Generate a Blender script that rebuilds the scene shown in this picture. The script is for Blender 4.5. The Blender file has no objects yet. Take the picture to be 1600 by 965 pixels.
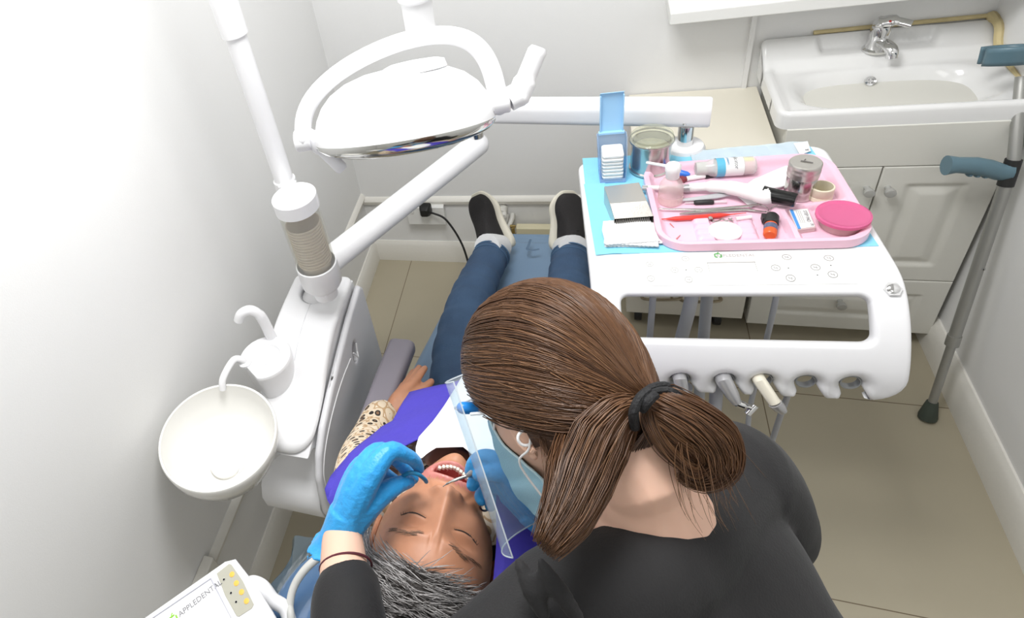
import bpy, bmesh, math, random
from math import sin, cos, pi, radians, sqrt, exp, atan2
from mathutils import Vector, Matrix, Quaternion
from mathutils.geometry import delaunay_2d_cdt
random.seed(7)
SC = bpy.context.scene
COL = SC.collection

# ------------------------------------------------------------------ camera
FPX, PX, PY, CAMZ = 1007.53, 462.525, 344.806, 1.93
RCAM = ((0.90790, 0.32657, -0.26284), (0.00690, -0.63890, -0.76928), (-0.41915, 0.69661, -0.58231))
cd = bpy.data.cameras.new('camera'); cam = bpy.data.objects.new('camera', cd); COL.objects.link(cam)
cd.sensor_fit = 'HORIZONTAL'; cd.sensor_width = 36.0; cd.lens = 36.0 * FPX / 1600
cd.shift_x = (800 - PX) / 1600; cd.shift_y = -(482.5 - PY) / 1600
cd.clip_start = 0.02
rx, ry, rz = Vector(RCAM[0]), -Vector(RCAM[1]), -Vector(RCAM[2])
cam.matrix_world = Matrix(((rx.x, ry.x, rz.x, 0), (rx.y, ry.y, rz.y, 0), (rx.z, ry.z, rz.z, CAMZ), (0, 0, 0, 1)))
SC.camera = cam

# ------------------------------------------------------------------ light
SC.view_settings.view_transform = 'Standard'; SC.view_settings.look = 'None'
SC.view_settings.gamma = 1.0; SC.view_settings.use_curve_mapping = False
SC.view_settings.exposure = 0.0
W = bpy.data.worlds.new('world'); SC.world = W; W.use_nodes = True
W.node_tree.nodes['Background'].inputs[0].default_value = (1, 1, 1, 1)
W.node_tree.nodes['Background'].inputs[1].default_value = 0.25
def area(name, loc, target, size, power, color=(1, 1, 1)):
    l = bpy.data.lights.new(name, 'AREA'); l.shape = 'RECTANGLE'; l.size = size[0]; l.size_y = size[1]
    l.energy = power; l.color = color
    o = bpy.data.objects.new(name, l); COL.objects.link(o); o.location = loc
    o.rotation_euler = (Vector(target) - Vector(loc)).to_track_quat('-Z', 'Y').to_euler()
    return o
area('ceiling_and_fill_light', (-0.22, 0.85, 2.50), (-0.22, 0.85, 0), (0.60, 0.6), 30)
area('ceiling_and_fill_light', (0.20, -0.75, 2.55), (0.00, 0.7, 0.6), (1.0, 0.7), 7)  # soft fill added behind the camera, not a fixture of the room

# ------------------------------------------------------------------ pixel -> place
def ray(u, v):
    d = Vector((u - PX, v - PY, FPX)) / FPX
    return Vector([sum(RCAM[k][i] * d[k] for k in range(3)) for i in range(3)])
C0 = Vector((0, 0, CAMZ))
def onz(u, v, z): d = ray(u, v); return C0 + d * ((z - CAMZ) / d.z)
def onx(u, v, x): d = ray(u, v); return C0 + d * (x / d.x)
def ony(u, v, y): d = ray(u, v); return C0 + d * (y / d.y)
def atd(u, v, dep): return C0 + ray(u, v) * dep

# ------------------------------------------------------------------ materials
MATS = {}
def mat(name, col, rough=0.5, metal=0.0, bump=0.0, scale=60.0, var=0.0, spec=0.5, coat=0.0, sheen=0.0, sss=0.0, trans=0.0, ior=1.45, alpha=1.0, stretch=None):
    if name in MATS: return MATS[name]
    m = bpy.data.materials.new(name); m.use_nodes = True
    nt = m.node_tree; b = nt.nodes['Principled BSDF']
    c = (*col, 1)
    b.inputs['Base Color'].default_value = c; b.inputs['Roughness'].default_value = rough
    b.inputs['Metallic'].default_value = metal; b.inputs['Specular IOR Level'].default_value = spec
    b.inputs['Coat Weight'].default_value = coat; b.inputs['Sheen Weight'].default_value = sheen
    b.inputs['Transmission Weight'].default_value = trans; b.inputs['IOR'].default_value = ior
    b.inputs['Alpha'].default_value = alpha
    if sss:
        b.inputs['Subsurface Weight'].default_value = sss; b.inputs['Subsurface Radius'].default_value = (0.012, 0.005, 0.003)
        b.inputs['Subsurface Scale'].default_value = 0.6
    if bump or var:
        tc = nt.nodes.new('ShaderNodeTexCoord'); n = nt.nodes.new('ShaderNodeTexNoise')
        n.inputs['Scale'].default_value = scale; n.inputs['Detail'].default_value = 3
        if stretch:
            mp = nt.nodes.new('ShaderNodeMapping'); mp.inputs['Scale'].default_value = stretch
            nt.links.new(tc.outputs['Object'], mp.inputs[0]); nt.links.new(mp.outputs[0], n.inputs['Vector'])
        else: nt.links.new(tc.outputs['Object'], n.inputs['Vector'])
        if var:
            mx = nt.nodes.new('ShaderNodeMix'); mx.data_type = 'RGBA'
            mx.inputs['A'].default_value = (*[max(0, x * (1 - var)) for x in col], 1); mx.inputs['B'].default_value = (*[min(1, x * (1 + var)) for x in col], 1)
            nt.links.new(n.outputs['Fac'], mx.inputs['Factor']); nt.links.new(mx.outputs['Result'], b.inputs['Base Color'])
        if bump:
            bp = nt.nodes.new('ShaderNodeBump'); bp.inputs['Strength'].default_value = bump; bp.inputs['Distance'].default_value = 0.004
            nt.links.new(n.outputs['Fac'], bp.inputs['Height']); nt.links.new(bp.outputs[0], b.inputs['Normal'])
    MATS[name] = m
    return m
def clear(name, tint=(1, 1, 1), amount=0.8, rough=0.08):
    """thin clear plastic: see-through with a glossy skin"""
    if name in MATS: return MATS[name]
    m = bpy.data.materials.new(name); m.use_nodes = True; nt = m.node_tree
    nt.nodes.remove(nt.nodes['Principled BSDF']); out = nt.nodes['Material Output']
    tr = nt.nodes.new('ShaderNodeBsdfTransparent'); tr.inputs[0].default_value = (*tint, 1)
    pb = nt.nodes.new('ShaderNodeBsdfPrincipled'); pb.inputs['Base Color'].default_value = (*tint, 1); pb.inputs['Roughness'].default_value = rough
    mx = nt.nodes.new('ShaderNodeMixShader'); mx.inputs[0].default_value = 1 - amount
    nt.links.new(tr.outputs[0], mx.inputs[1]); nt.links.new(pb.outputs[0], mx.inputs[2]); nt.links.new(mx.outputs[0], out.inputs[0])
    MATS[name] = m
    return m

# ------------------------------------------------------------------ mesh building
def basis(d, up=None):
    d = Vector(d).normalized(); u = Vector(up) if up else (Vector((0, 0, 1)) if abs(d.z) < 0.9 else Vector((1, 0, 0)))
    x = u.cross(d)
    if x.length < 1e-6: x = Vector((1, 0, 0)).cross(d)
    x.normalize(); y = d.cross(x)
    return x, y, d
def frame(loc, x, y, z):
    return Matrix(((x[0], y[0], z[0], loc[0]), (x[1], y[1], z[1], loc[1]), (x[2], y[2], z[2], loc[2]), (0, 0, 0, 1)))
def rotz(loc, deg): return Matrix.Translation(Vector(loc)) @ Matrix.Rotation(radians(deg), 4, 'Z')
def spline(pts, n):
    """Catmull-Rom through pts (tuples of any length), n samples per span"""
    P = [list(p) for p in pts]; out = []
    for i in range(len(P) - 1):
        p0 = P[max(i - 1, 0)]; p1 = P[i]; p2 = P[i + 1]; p3 = P[min(i + 2, len(P) - 1)]
        for k in range(n):
            t = k / n
            out.append([0.5 * (2 * b + (c - a) * t + (2 * a - 5 * b + 4 * c - d) * t * t + (-a + 3 * b - 3 * c + d) * t ** 3) for a, b, c, d in zip(p0, p1, p2, p3)])
    out.append(P[-1])
    return out
class MB:
    def __init__(self, M=None): self.v = []; self.f = []; self.m = []; self.M = M or Matrix()
    def add(self, V, F, mi=0):
        o = len(self.v); self.v += [self.M @ Vector(p) for p in V]
        for f in F: self.f.append([o + i for i in f]); self.m.append(mi)
        return self
    def box(self, c, s, mi=0, R=None):
        h = [x / 2 for x in s]; V = []
        for dz in (-1, 1):
            for dx, dy in ((-1, -1), (1, -1), (1, 1), (-1, 1)):
                p = Vector((dx * h[0], dy * h[1], dz * h[2]))
                V.append((R @ p if R else p) + Vector(c))
        return self.add(V, [(3, 2, 1, 0), (4, 5, 6, 7), (0, 1, 5, 4), (1, 2, 6, 5), (2, 3, 7, 6), (3, 0, 4, 7)], mi)
    def box2(self, a, b, mi=0):
        a = Vector(a); b = Vector(b); return self.box((a + b) / 2, [abs(x) for x in (b - a)], mi)
    def loft(self, rings, mi=0, caps=(True, True), closed=True):
        n = len(rings[0]); V = [p for r in rings for p in r]; F = []
        for i in range(len(rings) - 1):
            for j in range(n if closed else n - 1):
                k = (j + 1) % n; F.append((i * n + j, i * n + k, (i + 1) * n + k, (i + 1) * n + j))
        if caps[0]: F.append(tuple(range(n - 1, -1, -1)))
        if caps[1]: F.append(tuple((len(rings) - 1) * n + j for j in range(n)))
        return self.add(V, F, mi)
    def tube(self, path, r, n=12, mi=0, caps=True, up=None, round_ends=False):
        """sweep along path; r: number, list, or list of (rx, ry)"""
        P = [Vector(p[:3]) for p in path]; k = len(P)
        R = [r] * k if not isinstance(r, (list, tuple)) else list(r)
        R = [(q, q) if not isinstance(q, (list, tuple)) else q for q in R]
        if round_ends:
            def ext(Pa, Pb, ra):
                d = (Pa - Pb).normalized(); return [(Pa + d * max(ra) * sin(a), (ra[0] * cos(a), ra[1] * cos(a))) for a in (1.45, 1.1, 0.75, 0.35)]
            a = ext(P[0], P[1], R[0]); b = ext(P[-1], P[-2], R[-1])[::-1]
            P = [q[0] for q in a] + P + [q[0] for q in b]; R = [q[1] for q in a] + R + [q[1] for q in b]; k = len(P)
        T = [(P[min(i + 1, k - 1)] - P[max(i - 1, 0)]).normalized() for i in range(k)]
        x, y, _ = basis(T[0], up); rings = []
        for i in range(k):
            if i and not up:
                q = T[i - 1].rotation_difference(T[i]); x = q @ x; y = q @ y
            elif up: x, y, _ = basis(T[i], up)
            rings.append([P[i] + x * (R[i][0] * cos(2 * pi * j / n)) + y * (R[i][1] * sin(2 * pi * j / n)) for j in range(n)])
        return self.loft(rings, mi, (caps, caps))
    def lathe(self, prof, n=32, mi=0, M=None, caps=(True, True)):
        M = M or Matrix(); rings = []
        for r, z in prof: rings.append([M @ Vector((max(r, 1e-4) * cos(2 * pi * j / n), max(r, 1e-4) * sin(2 * pi * j / n), z)) for j in range(n)])
        return self.loft(rings, mi, caps)
    def grid(self, fn, nu, nv, mi=0):
        V = [fn(i / nu, j / nv) for i in range(nu + 1) for j in range(nv + 1)]
        F = [(i * (nv + 1) + j, (i + 1) * (nv + 1) + j, (i + 1) * (nv + 1) + j + 1, i * (nv + 1) + j + 1) for i in range(nu) for j in range(nv)]
        return self.add(V, F, mi)
    def prism(self, poly, z0, z1, mi=0, M=None):
        M = M or Matrix()
        return self.loft([[M @ Vector((p[0], p[1], z)) for p in poly] for z in (z0, z1)], mi)
    def ball(self, c, r, n=16, mi=0, R=None):
        r = r if isinstance(r, (list, tuple)) else (r, r, r); m = n // 2; rings = []
        for i in range(1, m):
            a = -pi / 2 + pi * i / m
            rg = [Vector((r[0] * cos(a) * cos(2 * pi * j / n), r[1] * cos(a) * sin(2 * pi * j / n), r[2] * sin(a))) for j in range(n)]
            rings.append([(R @ p if R else p) + Vector(c) for p in rg])
        return self.loft(rings, mi)
    def sheet(self, outline, holes, fmap, thick, res, rr=0.0, mi=0, top=None):
        """slab over a 2-D outline with holes; fmap(s,t)->(point, normal); edges rounded by rr; top(s,t) lifts the upper face"""
        def dens(poly):
            out = []
            for i in range(len(poly)):
                a = Vector(poly[i]); b = Vector(poly[(i + 1) % len(poly)]); k = max(1, int((b - a).length / res + 0.5))
                out += [a.lerp(b, j / k) for j in range(k)]
            return out
        loops = [dens(outline)] + [dens(h) for h in holes]
        segs = [(l[i], l[(i + 1) % len(l)]) for l in loops for i in range(len(l))]
        def inside(p, l):
            c = False; x, y = p
            for i in range(len(l)):
                (x1, y1), (x2, y2) = l[i], l[i - 1]
                if (y1 > y) != (y2 > y) and x < (x2 - x1) * (y - y1) / (y2 - y1) + x1: c = not c
            return c
        cell = (rr * 1.05 + res * 0.5) * 1.1 + 1e-6 if rr else res * 1.5; H = {}
        for l in loops:
            for p in l: H.setdefault((int(p.x // cell), int(p.y // cell)), []).append(p)
        def bd(p):
            d = 9.0; cx, cy = int(p[0] // cell), int(p[1] // cell)
            for i in (-1, 0, 1):
                for j in (-1, 0, 1):
                    for q in H.get((cx + i, cy + j), ()): d = min(d, sqrt((q.x - p[0]) ** 2 + (q.y - p[1]) ** 2))
            return d
        xs = [p.x for p in loops[0]]; ys = [p.y for p in loops[0]]
        pts = [p for l in loops for p in l]; nb = len(pts)
        E = []; o = 0
        for l in loops: E += [(o + i, o + (i + 1) % len(l)) for i in range(len(l))]; o += len(l)
        keep = 0.0
        if rr:
            for l in loops:
                ar = sum(l[i - 1].x * l[i].y - l[i].x * l[i - 1].y for i in range(len(l)))
                sg = 1 if (ar > 0) == (l is loops[0]) else -1
                for i in range(len(l)):
                    tdir = l[(i + 1) % len(l)] - l[i - 1]
                    if tdir.length < 1e-9: continue
                    nn = Vector((-tdir.y, tdir.x)).normalized() * sg
                    for kd in (0.12, 0.35, 0.7, 1.05):
                        q = l[i] + nn * rr * kd
                        if inside(q, loops[0]) and not any(inside(q, h) for h in loops[1:]) and bd(q) > rr * kd * 0.9: pts.append(q)
            keep = rr * 1.05 + res * 0.4
        x = min(xs) + res * 0.5; row = 0
        while x < max(xs):
            y = min(ys) + res * (0.5 + 0.5 * (row % 2))
            while y < max(ys):
                if inside((x, y), loops[0]) and not any(inside((x, y), h) for h in loops[1:]) and bd((x, y)) > max(res * 0.55, keep): pts.append(Vector((x, y)))
                y += res
            x += res; row += 1
        ov, oe, of, *_ = delaunay_2d_cdt([Vector((p.x, p.y)) for p in pts], E, [], 0, 1e-7)
        tri = []
        for f in of:
            c = sum((ov[i] for i in f), Vector((0, 0))) / len(f)
            if inside(c, loops[0]) and not any(inside(c, h) for h in loops[1:]): tri.append(list(f))
        up = []; dn = []
        for p in ov:
            d = bd(p); q, nn = fmap(p.x, p.y); nn = Vector(nn); q = Vector(q)
            dr = 0.0
            if rr and d < rr: dr = rr - sqrt(max(0, rr * rr - (rr - d) ** 2))
            h = top(p.x, p.y) if top else 0.0
            up.append(q + nn * (h - dr)); dn.append(q - nn * (thick - min(dr, thick * 0.45)))
        n = len(ov); F = [f for f in tri] + [[i + n for i in reversed(f)] for f in tri]
        cnt = {}
        for f in tri:
            for i in range(len(f)): a, b = f[i], f[(i + 1) % len(f)]; cnt[(a, b)] = 1
        for a, b in list(cnt):
            if (b, a) not in cnt: F.append([b, a, a + n, b + n])
        return self.add(up + dn, F, mi)
def bake(o):
    """freeze a mesh object's modifiers into plain geometry"""
    dg = bpy.context.evaluated_depsgraph_get(); me = bpy.data.meshes.new_from_object(o.evaluated_get(dg)); o.modifiers.clear(); old = o.data; o.data = me; bpy.data.meshes.remove(old)
XF = {}
def M_of(o):
    return XF.get(o.name, Matrix()) if o else Matrix()
def obj(name, mb, mats, parent=None, smooth=True, sharp=40, bevel=0, seg=3, sub=0, remesh=0, smoothing=0, solid=0, flip=False):
    me = bpy.data.meshes.new(name); Mi = M_of(parent).inverted()
    me.from_pydata([Mi @ p for p in mb.v], [], mb.f); me.validate()
    for m in (mats if isinstance(mats, (list, tuple)) else [mats]): me.materials.append(m)
    if len(me.polygons) == len(mb.m):
        me.polygons.foreach_set('material_index', mb.m)
    bm = bmesh.new(); bm.from_mesh(me); bmesh.ops.remove_doubles(bm, verts=bm.verts, dist=1e-6); bmesh.ops.recalc_face_normals(bm, faces=bm.faces)
    if flip: bmesh.ops.reverse_faces(bm, faces=bm.faces)
    bm.to_mesh(me); bm.free()
    me.polygons.foreach_set('use_smooth', [smooth] * len(me.polygons))
    if smooth and sharp and not remesh and not sub: me.set_sharp_from_angle(angle=radians(sharp))
    o = bpy.data.objects.new(name, me); COL.objects.link(o)
    if parent:
        o.parent = parent; XF[o.name] = M_of(parent)
    if solid:
        q = o.modifiers.new('solid', 'SOLIDIFY'); q.thickness = solid; q.offset = 0
    if bevel:
        q = o.modifiers.new('bevel', 'BEVEL'); q.width = bevel; q.segments = seg; q.limit_method = 'ANGLE'; q.angle_limit = radians(35); q.harden_normals = True
    if remesh:
        q = o.modifiers.new('remesh', 'REMESH'); q.mode = 'VOXEL'; q.voxel_size = remesh; q.use_smooth_shade = True
    if smoothing:
        q = o.modifiers.new('smooth', 'SMOOTH'); q.factor = 0.5; q.iterations = smoothing
    if sub:
        q = o.modifiers.new('sub', 'SUBSURF'); q.levels = sub; q.render_levels = sub
    return o
def thing(name, label, cat, M=None, group=None):
    M = M if isinstance(M, Matrix) else Matrix.Translation(Vector(M or (0, 0, 0)))
    o = bpy.data.objects.new(name, None); COL.objects.link(o); o.empty_display_size = 0.05
    o.matrix_world = M; XF[o.name] = M.copy(); o['label'] = label; o['category'] = cat
    if group: o['group'] = group
    return o
def tag(o, label, cat, group=None):
    o['label'] = label; o['category'] = cat
    if group: o['group'] = group
    return o
def solo(name, mb, mats, label, cat, at=None, group=None, **k):
    """a thing that is one mesh, its origin at its base"""
    c = Vector(at) if at is not None else sum(mb.v, Vector()) / len(mb.v)
    if at is None: c.z = min(p.z for p in mb.v)
    mb.v = [p - c for p in mb.v]; o = obj(name, mb, mats, None, **k); o.location = c
    return tag(o, label, cat, group)
def struct(name, mb, m, **k):
    o = obj(name, mb, m, None, **k); o['kind'] = 'structure'; return o
def rrect(x0, y0, x1, y1, r, n=6):
    rs = r if isinstance(r, (list, tuple)) else (r,) * 4; out = []
    for (cx, cy, a0), q in zip(((x1, y1, 0), (x0, y1, 90), (x0, y0, 180), (x1, y0, 270)), rs):
        sx = -1 if cx == x1 else 1; sy = -1 if cy == y1 else 1
        for i in range(n + 1):
            a = radians(a0 + 90 * i / n); out.append((cx + sx * q + q * cos(a), cy + sy * q + q * sin(a)))
    return out
def oval(cx, cy, a, b, n=32, rot=0):
    return [(cx + a * cos(t) * cos(rot) - b * sin(t) * sin(rot), cy + a * cos(t) * sin(rot) + b * sin(t) * cos(rot)) for t in [2 * pi * i / n for i in range(n)]]
def text_mesh(s, size, M, bold=0.0, align='CENTER', extrude=0.0002, shear=0):
    """lettering as mesh, laid on the xy plane of M"""
    c = bpy.data.curves.new('txt', 'FONT'); c.body = s; c.size = size; c.extrude = extrude; c.offset = bold; c.align_x = align; c.align_y = 'CENTER'; c.resolution_u = 3; c.shear = shear
    t = bpy.data.objects.new('txt', c); COL.objects.link(t); dg = bpy.context.evaluated_depsgraph_get()
    me = bpy.data.meshes.new_from_object(t.evaluated_get(dg)); mb = MB(M)
    mb.add([v.co for v in me.vertices], [list(p.vertices) for p in me.polygons])
    bpy.data.objects.remove(t); bpy.data.curves.remove(c); bpy.data.meshes.remove(me)
    return mb
# ================================================================== the setting
XL, XR, YF, YN, ZC = -0.893, 0.922, 2.058, -1.5, 2.65
wallm = mat('wall_paint', (0.83, 0.83, 0.82), 0.55, bump=0.05, scale=350, var=0.015)
trimm = mat('trim_paint', (0.80, 0.78, 0.72), 0.4, bump=0.04, scale=120, var=0.03)
# floor tiles: laid 0.6 m, joints square to the walls
fm = bpy.data.materials.new('floor_tile'); fm.use_nodes = True; nt = fm.node_tree; b = nt.nodes['Principled BSDF']
tc = nt.nodes.new('ShaderNodeTexCoord'); mp = nt.nodes.new('ShaderNodeMapping'); br = nt.nodes.new('ShaderNodeTexBrick')
mp.inputs['Location'].default_value = (0.13, -0.315, 0); br.offset = 0; br.squash = 1
br.inputs['Scale'].default_value = 1; br.inputs['Brick Width'].default_value = 0.6; br.inputs['Row Height'].default_value = 0.6
br.inputs['Mortar Size'].default_value = 0.0014; br.inputs['Mortar Smooth'].default_value = 0.1
br.inputs['Color1'].default_value = (0.47, 0.42, 0.31, 1); br.inputs['Color2'].default_value = (0.46, 0.41, 0.30, 1); br.inputs['Mortar'].default_value = (0.16, 0.12, 0.07, 1)
nz = nt.nodes.new('ShaderNodeTexNoise'); nz.inputs['Scale'].default_value = 5; nz.inputs['Detail'].default_value = 6
mx = nt.nodes.new('ShaderNodeMix'); mx.data_type = 'RGBA'; mx.blend_type = 'MULTIPLY'; mx.inputs['Factor'].default_value = 0.12
nt.links.new(tc.outputs['Object'], mp.inputs[0]); nt.links.new(mp.outputs[0], br.inputs['Vector']); nt.links.new(tc.outputs['Object'], nz.inputs['Vector'])
nt.links.new(br.outputs['Color'], mx.inputs['A']); nt.links.new(nz.outputs['Fac'], mx.inputs['B']); nt.links.new(mx.outputs['Result'], b.inputs['Base Color'])
b.inputs['Roughness'].default_value = 0.33
struct('floor', MB().box2((XL - .1, YN - .1, -.1), (XR + .1, YF + .1, 0)), fm)
struct('wall_left', MB().box2((XL - .1, YN - .1, 0), (XL, YF + .1, ZC)), wallm)
struct('wall_right', MB().box2((XR, YN - .1, 0), (XR + .1, YF + .1, ZC)), wallm)
struct('wall_far', MB().box2((XL, YF, 0), (XR, YF + .1, ZC)), wallm)
struct('wall_near', MB().box2((XL, YN - .1, 0), (XR, YN, ZC)), wallm)
struct('ceiling', MB().box2((XL - .1, YN - .1, ZC), (XR + .1, YF + .1, ZC + .1)), wallm)
def board(a, b, h, t, nrm):      # skirting with a sloped top
    a = Vector(a); b = Vector(b); n = Vector(nrm)
    prof = [(0, 0), (t, 0), (t, h * .80), (t * .55, h * .93), (t * .3, h), (0, h)]
    return MB().loft([[p + n * q[0] + Vector((0, 0, q[1])) for q in prof] for p in (a, b)])
struct('baseboard_left', board((XL, YN, 0), (XL, YF, 0), .105, .018, (1, 0, 0)), trimm)
struct('baseboard_far', board((XL, YF, 0), (.30, YF, 0), .105, .018, (0, -1, 0)), trimm)
struct('baseboard_right', board((XR, YN, 0), (XR, YF, 0), .115, .018, (-1, 0, 0)), trimm)
def rail(a, b, n): # dado rail
    prof = [(0, -.018), (.012, -.016), (.016, 0), (.009, .014), (0, .018)]; n = Vector(n)
    return MB().loft([[Vector(p) + n * q[0] + Vector((0, 0, q[1])) for q in prof] for p in (a, b)])
struct('trim_1', rail((XL, YN, .345), (XL, YF, .345), (1, 0, 0)), trimm)
struct('trim_2', rail((XL, YF, .327), (.25, YF, .327), (0, -1, 0)), trimm)
# slim casing standing on the far wall beside the sink
q = ony(1174, 28, YF)
struct('trim_3', MB().box2((q.x, YF - .012, 0), (q.x + .012, YF, ZC)), wallm)
# cable box on the left wall, seen behind the control panel
o = MB(); p = onx(318, 890, XL)
o.box2((XL, p.y - .10, p.z - .045), (XL + .03, p.y + .025, p.z + .03))
solo('junction_box', o, trimm, 'cream cable box on the left wall under the tilted control panel', 'junction box', bevel=.004)

# ------------------------------------------------------------------ wall shelf over the sink
shm = mat('shelf_white', (0.84, 0.84, 0.81), 0.35)
ys = 1.90; p0 = ony(1046, 40.4, ys)
print('shelf', p0)
o = MB().box2((p0.x, ys, p0.z), (XR - .001, YF - .001, p0.z + .035))
solo('wall_shelf', o, shm, 'white board shelf high on the far wall above the basin', 'shelf', bevel=.004)

# ------------------------------------------------------------------ vanity cabinet, basin, tap
cabm = mat('vanity_white', (0.76, 0.75, 0.69), 0.4, bump=.02, scale=30, var=.01)
knobm = mat('knob_grey', (0.50, 0.50, 0.48), 0.35, metal=.3)
yv = 1.752; xv0 = .455
van = thing('vanity_cabinet', 'white vanity cabinet with moulded doors under the basin', 'cabinet', (.69, yv, 0))
zt = .80; zd = ony(1381, 261, yv - .018).z; zl = ony(1470, 440, yv - .018).z; xs = ony(1381, 261, yv - .018).x
print('vanity', zd, zl, xs)
obj('carcass', MB().box2((xv0, yv, .055), (XR - .012, YF - .001, zt)).box2((xv0 + .02, yv + .04, 0), (XR - .03, YF - .005, .055)), cabm, van, bevel=.002)
obj('apron_panel', MB().box2((xv0, yv - .018, zd + .002), (XR - .012, yv, zt)), cabm, van, bevel=.002)
def panel_door(name, x0, x1, z0, z1, y, knob=None):
    d = MB()
    w, h = x1 - x0, z1 - z0; m = min(.055, h * .25)
    # door slab whose face is a raised field inside a groove
    F = lambda s, t: ((s, y - .018, t), (0, -1, 0))
    def top(s, t):
        e = min(s - x0, x1 - s, t - z0, z1 - t); 
        if m < e < m + .012: return -.006 * sin(pi / 2 * (e - m) / .012)
        if m + .012 <= e < m + .034: return -.006 + .0065 * (e - m - .012) / .022
        if e >= m + .034: return .0005
        return 0
    d.sheet([(x0, z0), (x1, z0), (x1, z1), (x0, z1)], [], F, .018, .006, .003, top=top)
    o = obj(name, d, cabm, van, sharp=60)
    if knob:
        k = MB(Matrix.Translation((knob[0], y - .018, knob[1])) @ Matrix.Rotation(radians(90), 4, 'X'))
        k.lathe([(.007, 0), (.006, .012), (.011, .016), (.0125, .022), (.0115, .029), (.006, .030)], 20)
        obj('knob', k, knobm, o)
    return o
xe = XR - .014
k1 = ony(1391, 301, yv - .04); k2 = ony(1358, 301, yv - .04); k3 = ony(1315, 478, yv - .04)
panel_door('door', xs + .0015, xe, zl + .0015, zd - .001, yv, (k1.x, k1.z))
panel_door('door', xv0, xs - .0015, zl + .0015, zd - .001, yv, (k2.x, k2.z))
panel_door('drawer', xv0, xe, .060, zl - .0015, yv, (k3.x, k3.z))

porc = mat('porcelain', (0.83, 0.83, 0.82), 0.12, coat=.3)
bas = thing('wash_basin', 'white ceramic wash basin with raised back ledge on the vanity', 'basin', (.68, 1.88, .80))
bx0, bx1, by0, by1 = .432, XR - .002, 1.737, YF - .002
def sm(a, b, x):
    t = min(1, max(0, (x - a) / (b - a))); return t * t * (3 - 2 * t)
def bas_top(s, t):
    # rim at z .84, ledge at the back rising to .905, bowl sunk in the middle
    z = .030
    mid_ = sm(.555, .572, s) * (1 - sm(.800, .817, s))
    back = sm(by1 - .088, by1 - .060, t)
    side = .030 * back + .040 * sm(by1 - .062, by1 - .012, t)
    deck = .030 * back + .040 * sm(by1 - .026, by1 - .010, t)
    z += side * (1 - mid_) + deck * mid_
    u = (s - .685) / .212; v = (t - 1.866) / .104
    e = (abs(u) ** 3.2 + abs(v) ** 3.2) ** (1 / 3.2)
    z -= .115 * (1 - sm(.45, 1.0, e))
    # outer ridge
    e2 = min(s - bx0, bx1 - s, t - by0)
    z += .012 * (1 - sm(.012, .035, e2)) * (1 - back)
    return z
o = MB().sheet(rrect(bx0, by0, bx1, by1, (.016, .016, .03, .03)), [], lambda s, t: ((s, t, .805), (0, 0, 1)), .012, .006, .012, top=bas_top)
obj('basin_body', o, porc, bas, sharp=50)
ov = MB(frame(onz(1371, 112, .80), (1, 0, 0), (0, .55, .83), (0, -.83, .55)))
pq = Vector((.668, 1.940, .81))
ovM = frame(pq, (1, 0, 0), (0, .5, .866), (0, -.866, .5))
chrome = mat('chrome', (0.72, 0.72, 0.72), 0.09, metal=1)
obj('overflow_ring', MB(ovM).lathe([(.007, 0), (.007, .004), (.012, .005), (.013, .002), (.013, 0)], 24).box((0, 0, .002), (.014, .002, .003)).box((0, 0, .002), (.002, .014, .003)), chrome, bas)
# tap
tp = onz(1376, 88, .868); tx, ty = tp.x, by1 - .048; tz = .80 + .005 + .060
tap = thing('mixer_tap', 'chrome single-lever mixer tap on the basin ledge', 'tap', (tx, ty, tz))
o = MB().lathe([(.030, 0), (.030, .006), (.024, .010), (.021, .030), (.022, .062), (.019, .070)], 24, M=Matrix.Translation((tx, ty, tz)))
obj('tap_body', o, chrome, tap)
o = MB().tube(spline([(tx, ty, tz + .025), (tx + .008, ty - .03, tz + .030), (tx + .016, ty - .055, tz + .024), (tx + .018, ty - .063, tz + .006)], 5), [(.015, .012)] * 10 + [(.013, .012)] * 6, 14)
obj('spout', o, chrome, tap)
o = MB().tube(spline([(tx - .005, ty + .005, tz + .068), (tx - .002, ty + .0, tz + .078), (tx + .018, ty - .012, tz + .086), (tx + .050, ty - .026, tz + .078)], 5), [(.019, .014)] * 6 + [(.016, .010)] * 5 + [(.011, .006)] * 5, 14)
h = obj('lever', o, chrome, tap)
obj('temperature_mark', MB().ball((tx + .008, ty - .018, tz + .088), .003, 10), mat('red_mark', (.7, .03, .02), .4), h)
# discoloured sealant along the basin's back edge and corner
sl = mat('old_sealant', (0.60, 0.50, 0.27), 0.6, var=.35, scale=22, bump=.2)
o = MB().tube([(bx0 + .12, by1 - .002, .909), (.70, by1 - .002, .911), (bx1 - .008, by1 - .003, .912)], .006, 8)
o.tube(spline([(bx1 - .006, by1 - .004, .913), (bx1 - .004, by1 - .05, .905), (bx1 - .003, by1 - .09, .86), (bx1 - .003, by0 + .1, .842)], 5), [.012] * 3 + [.010] * 8 + [.006] * 5, 8)
solo('sealant_bead', o, sl, 'stained yellow-brown sealant along the back of the basin', 'sealant')

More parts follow.
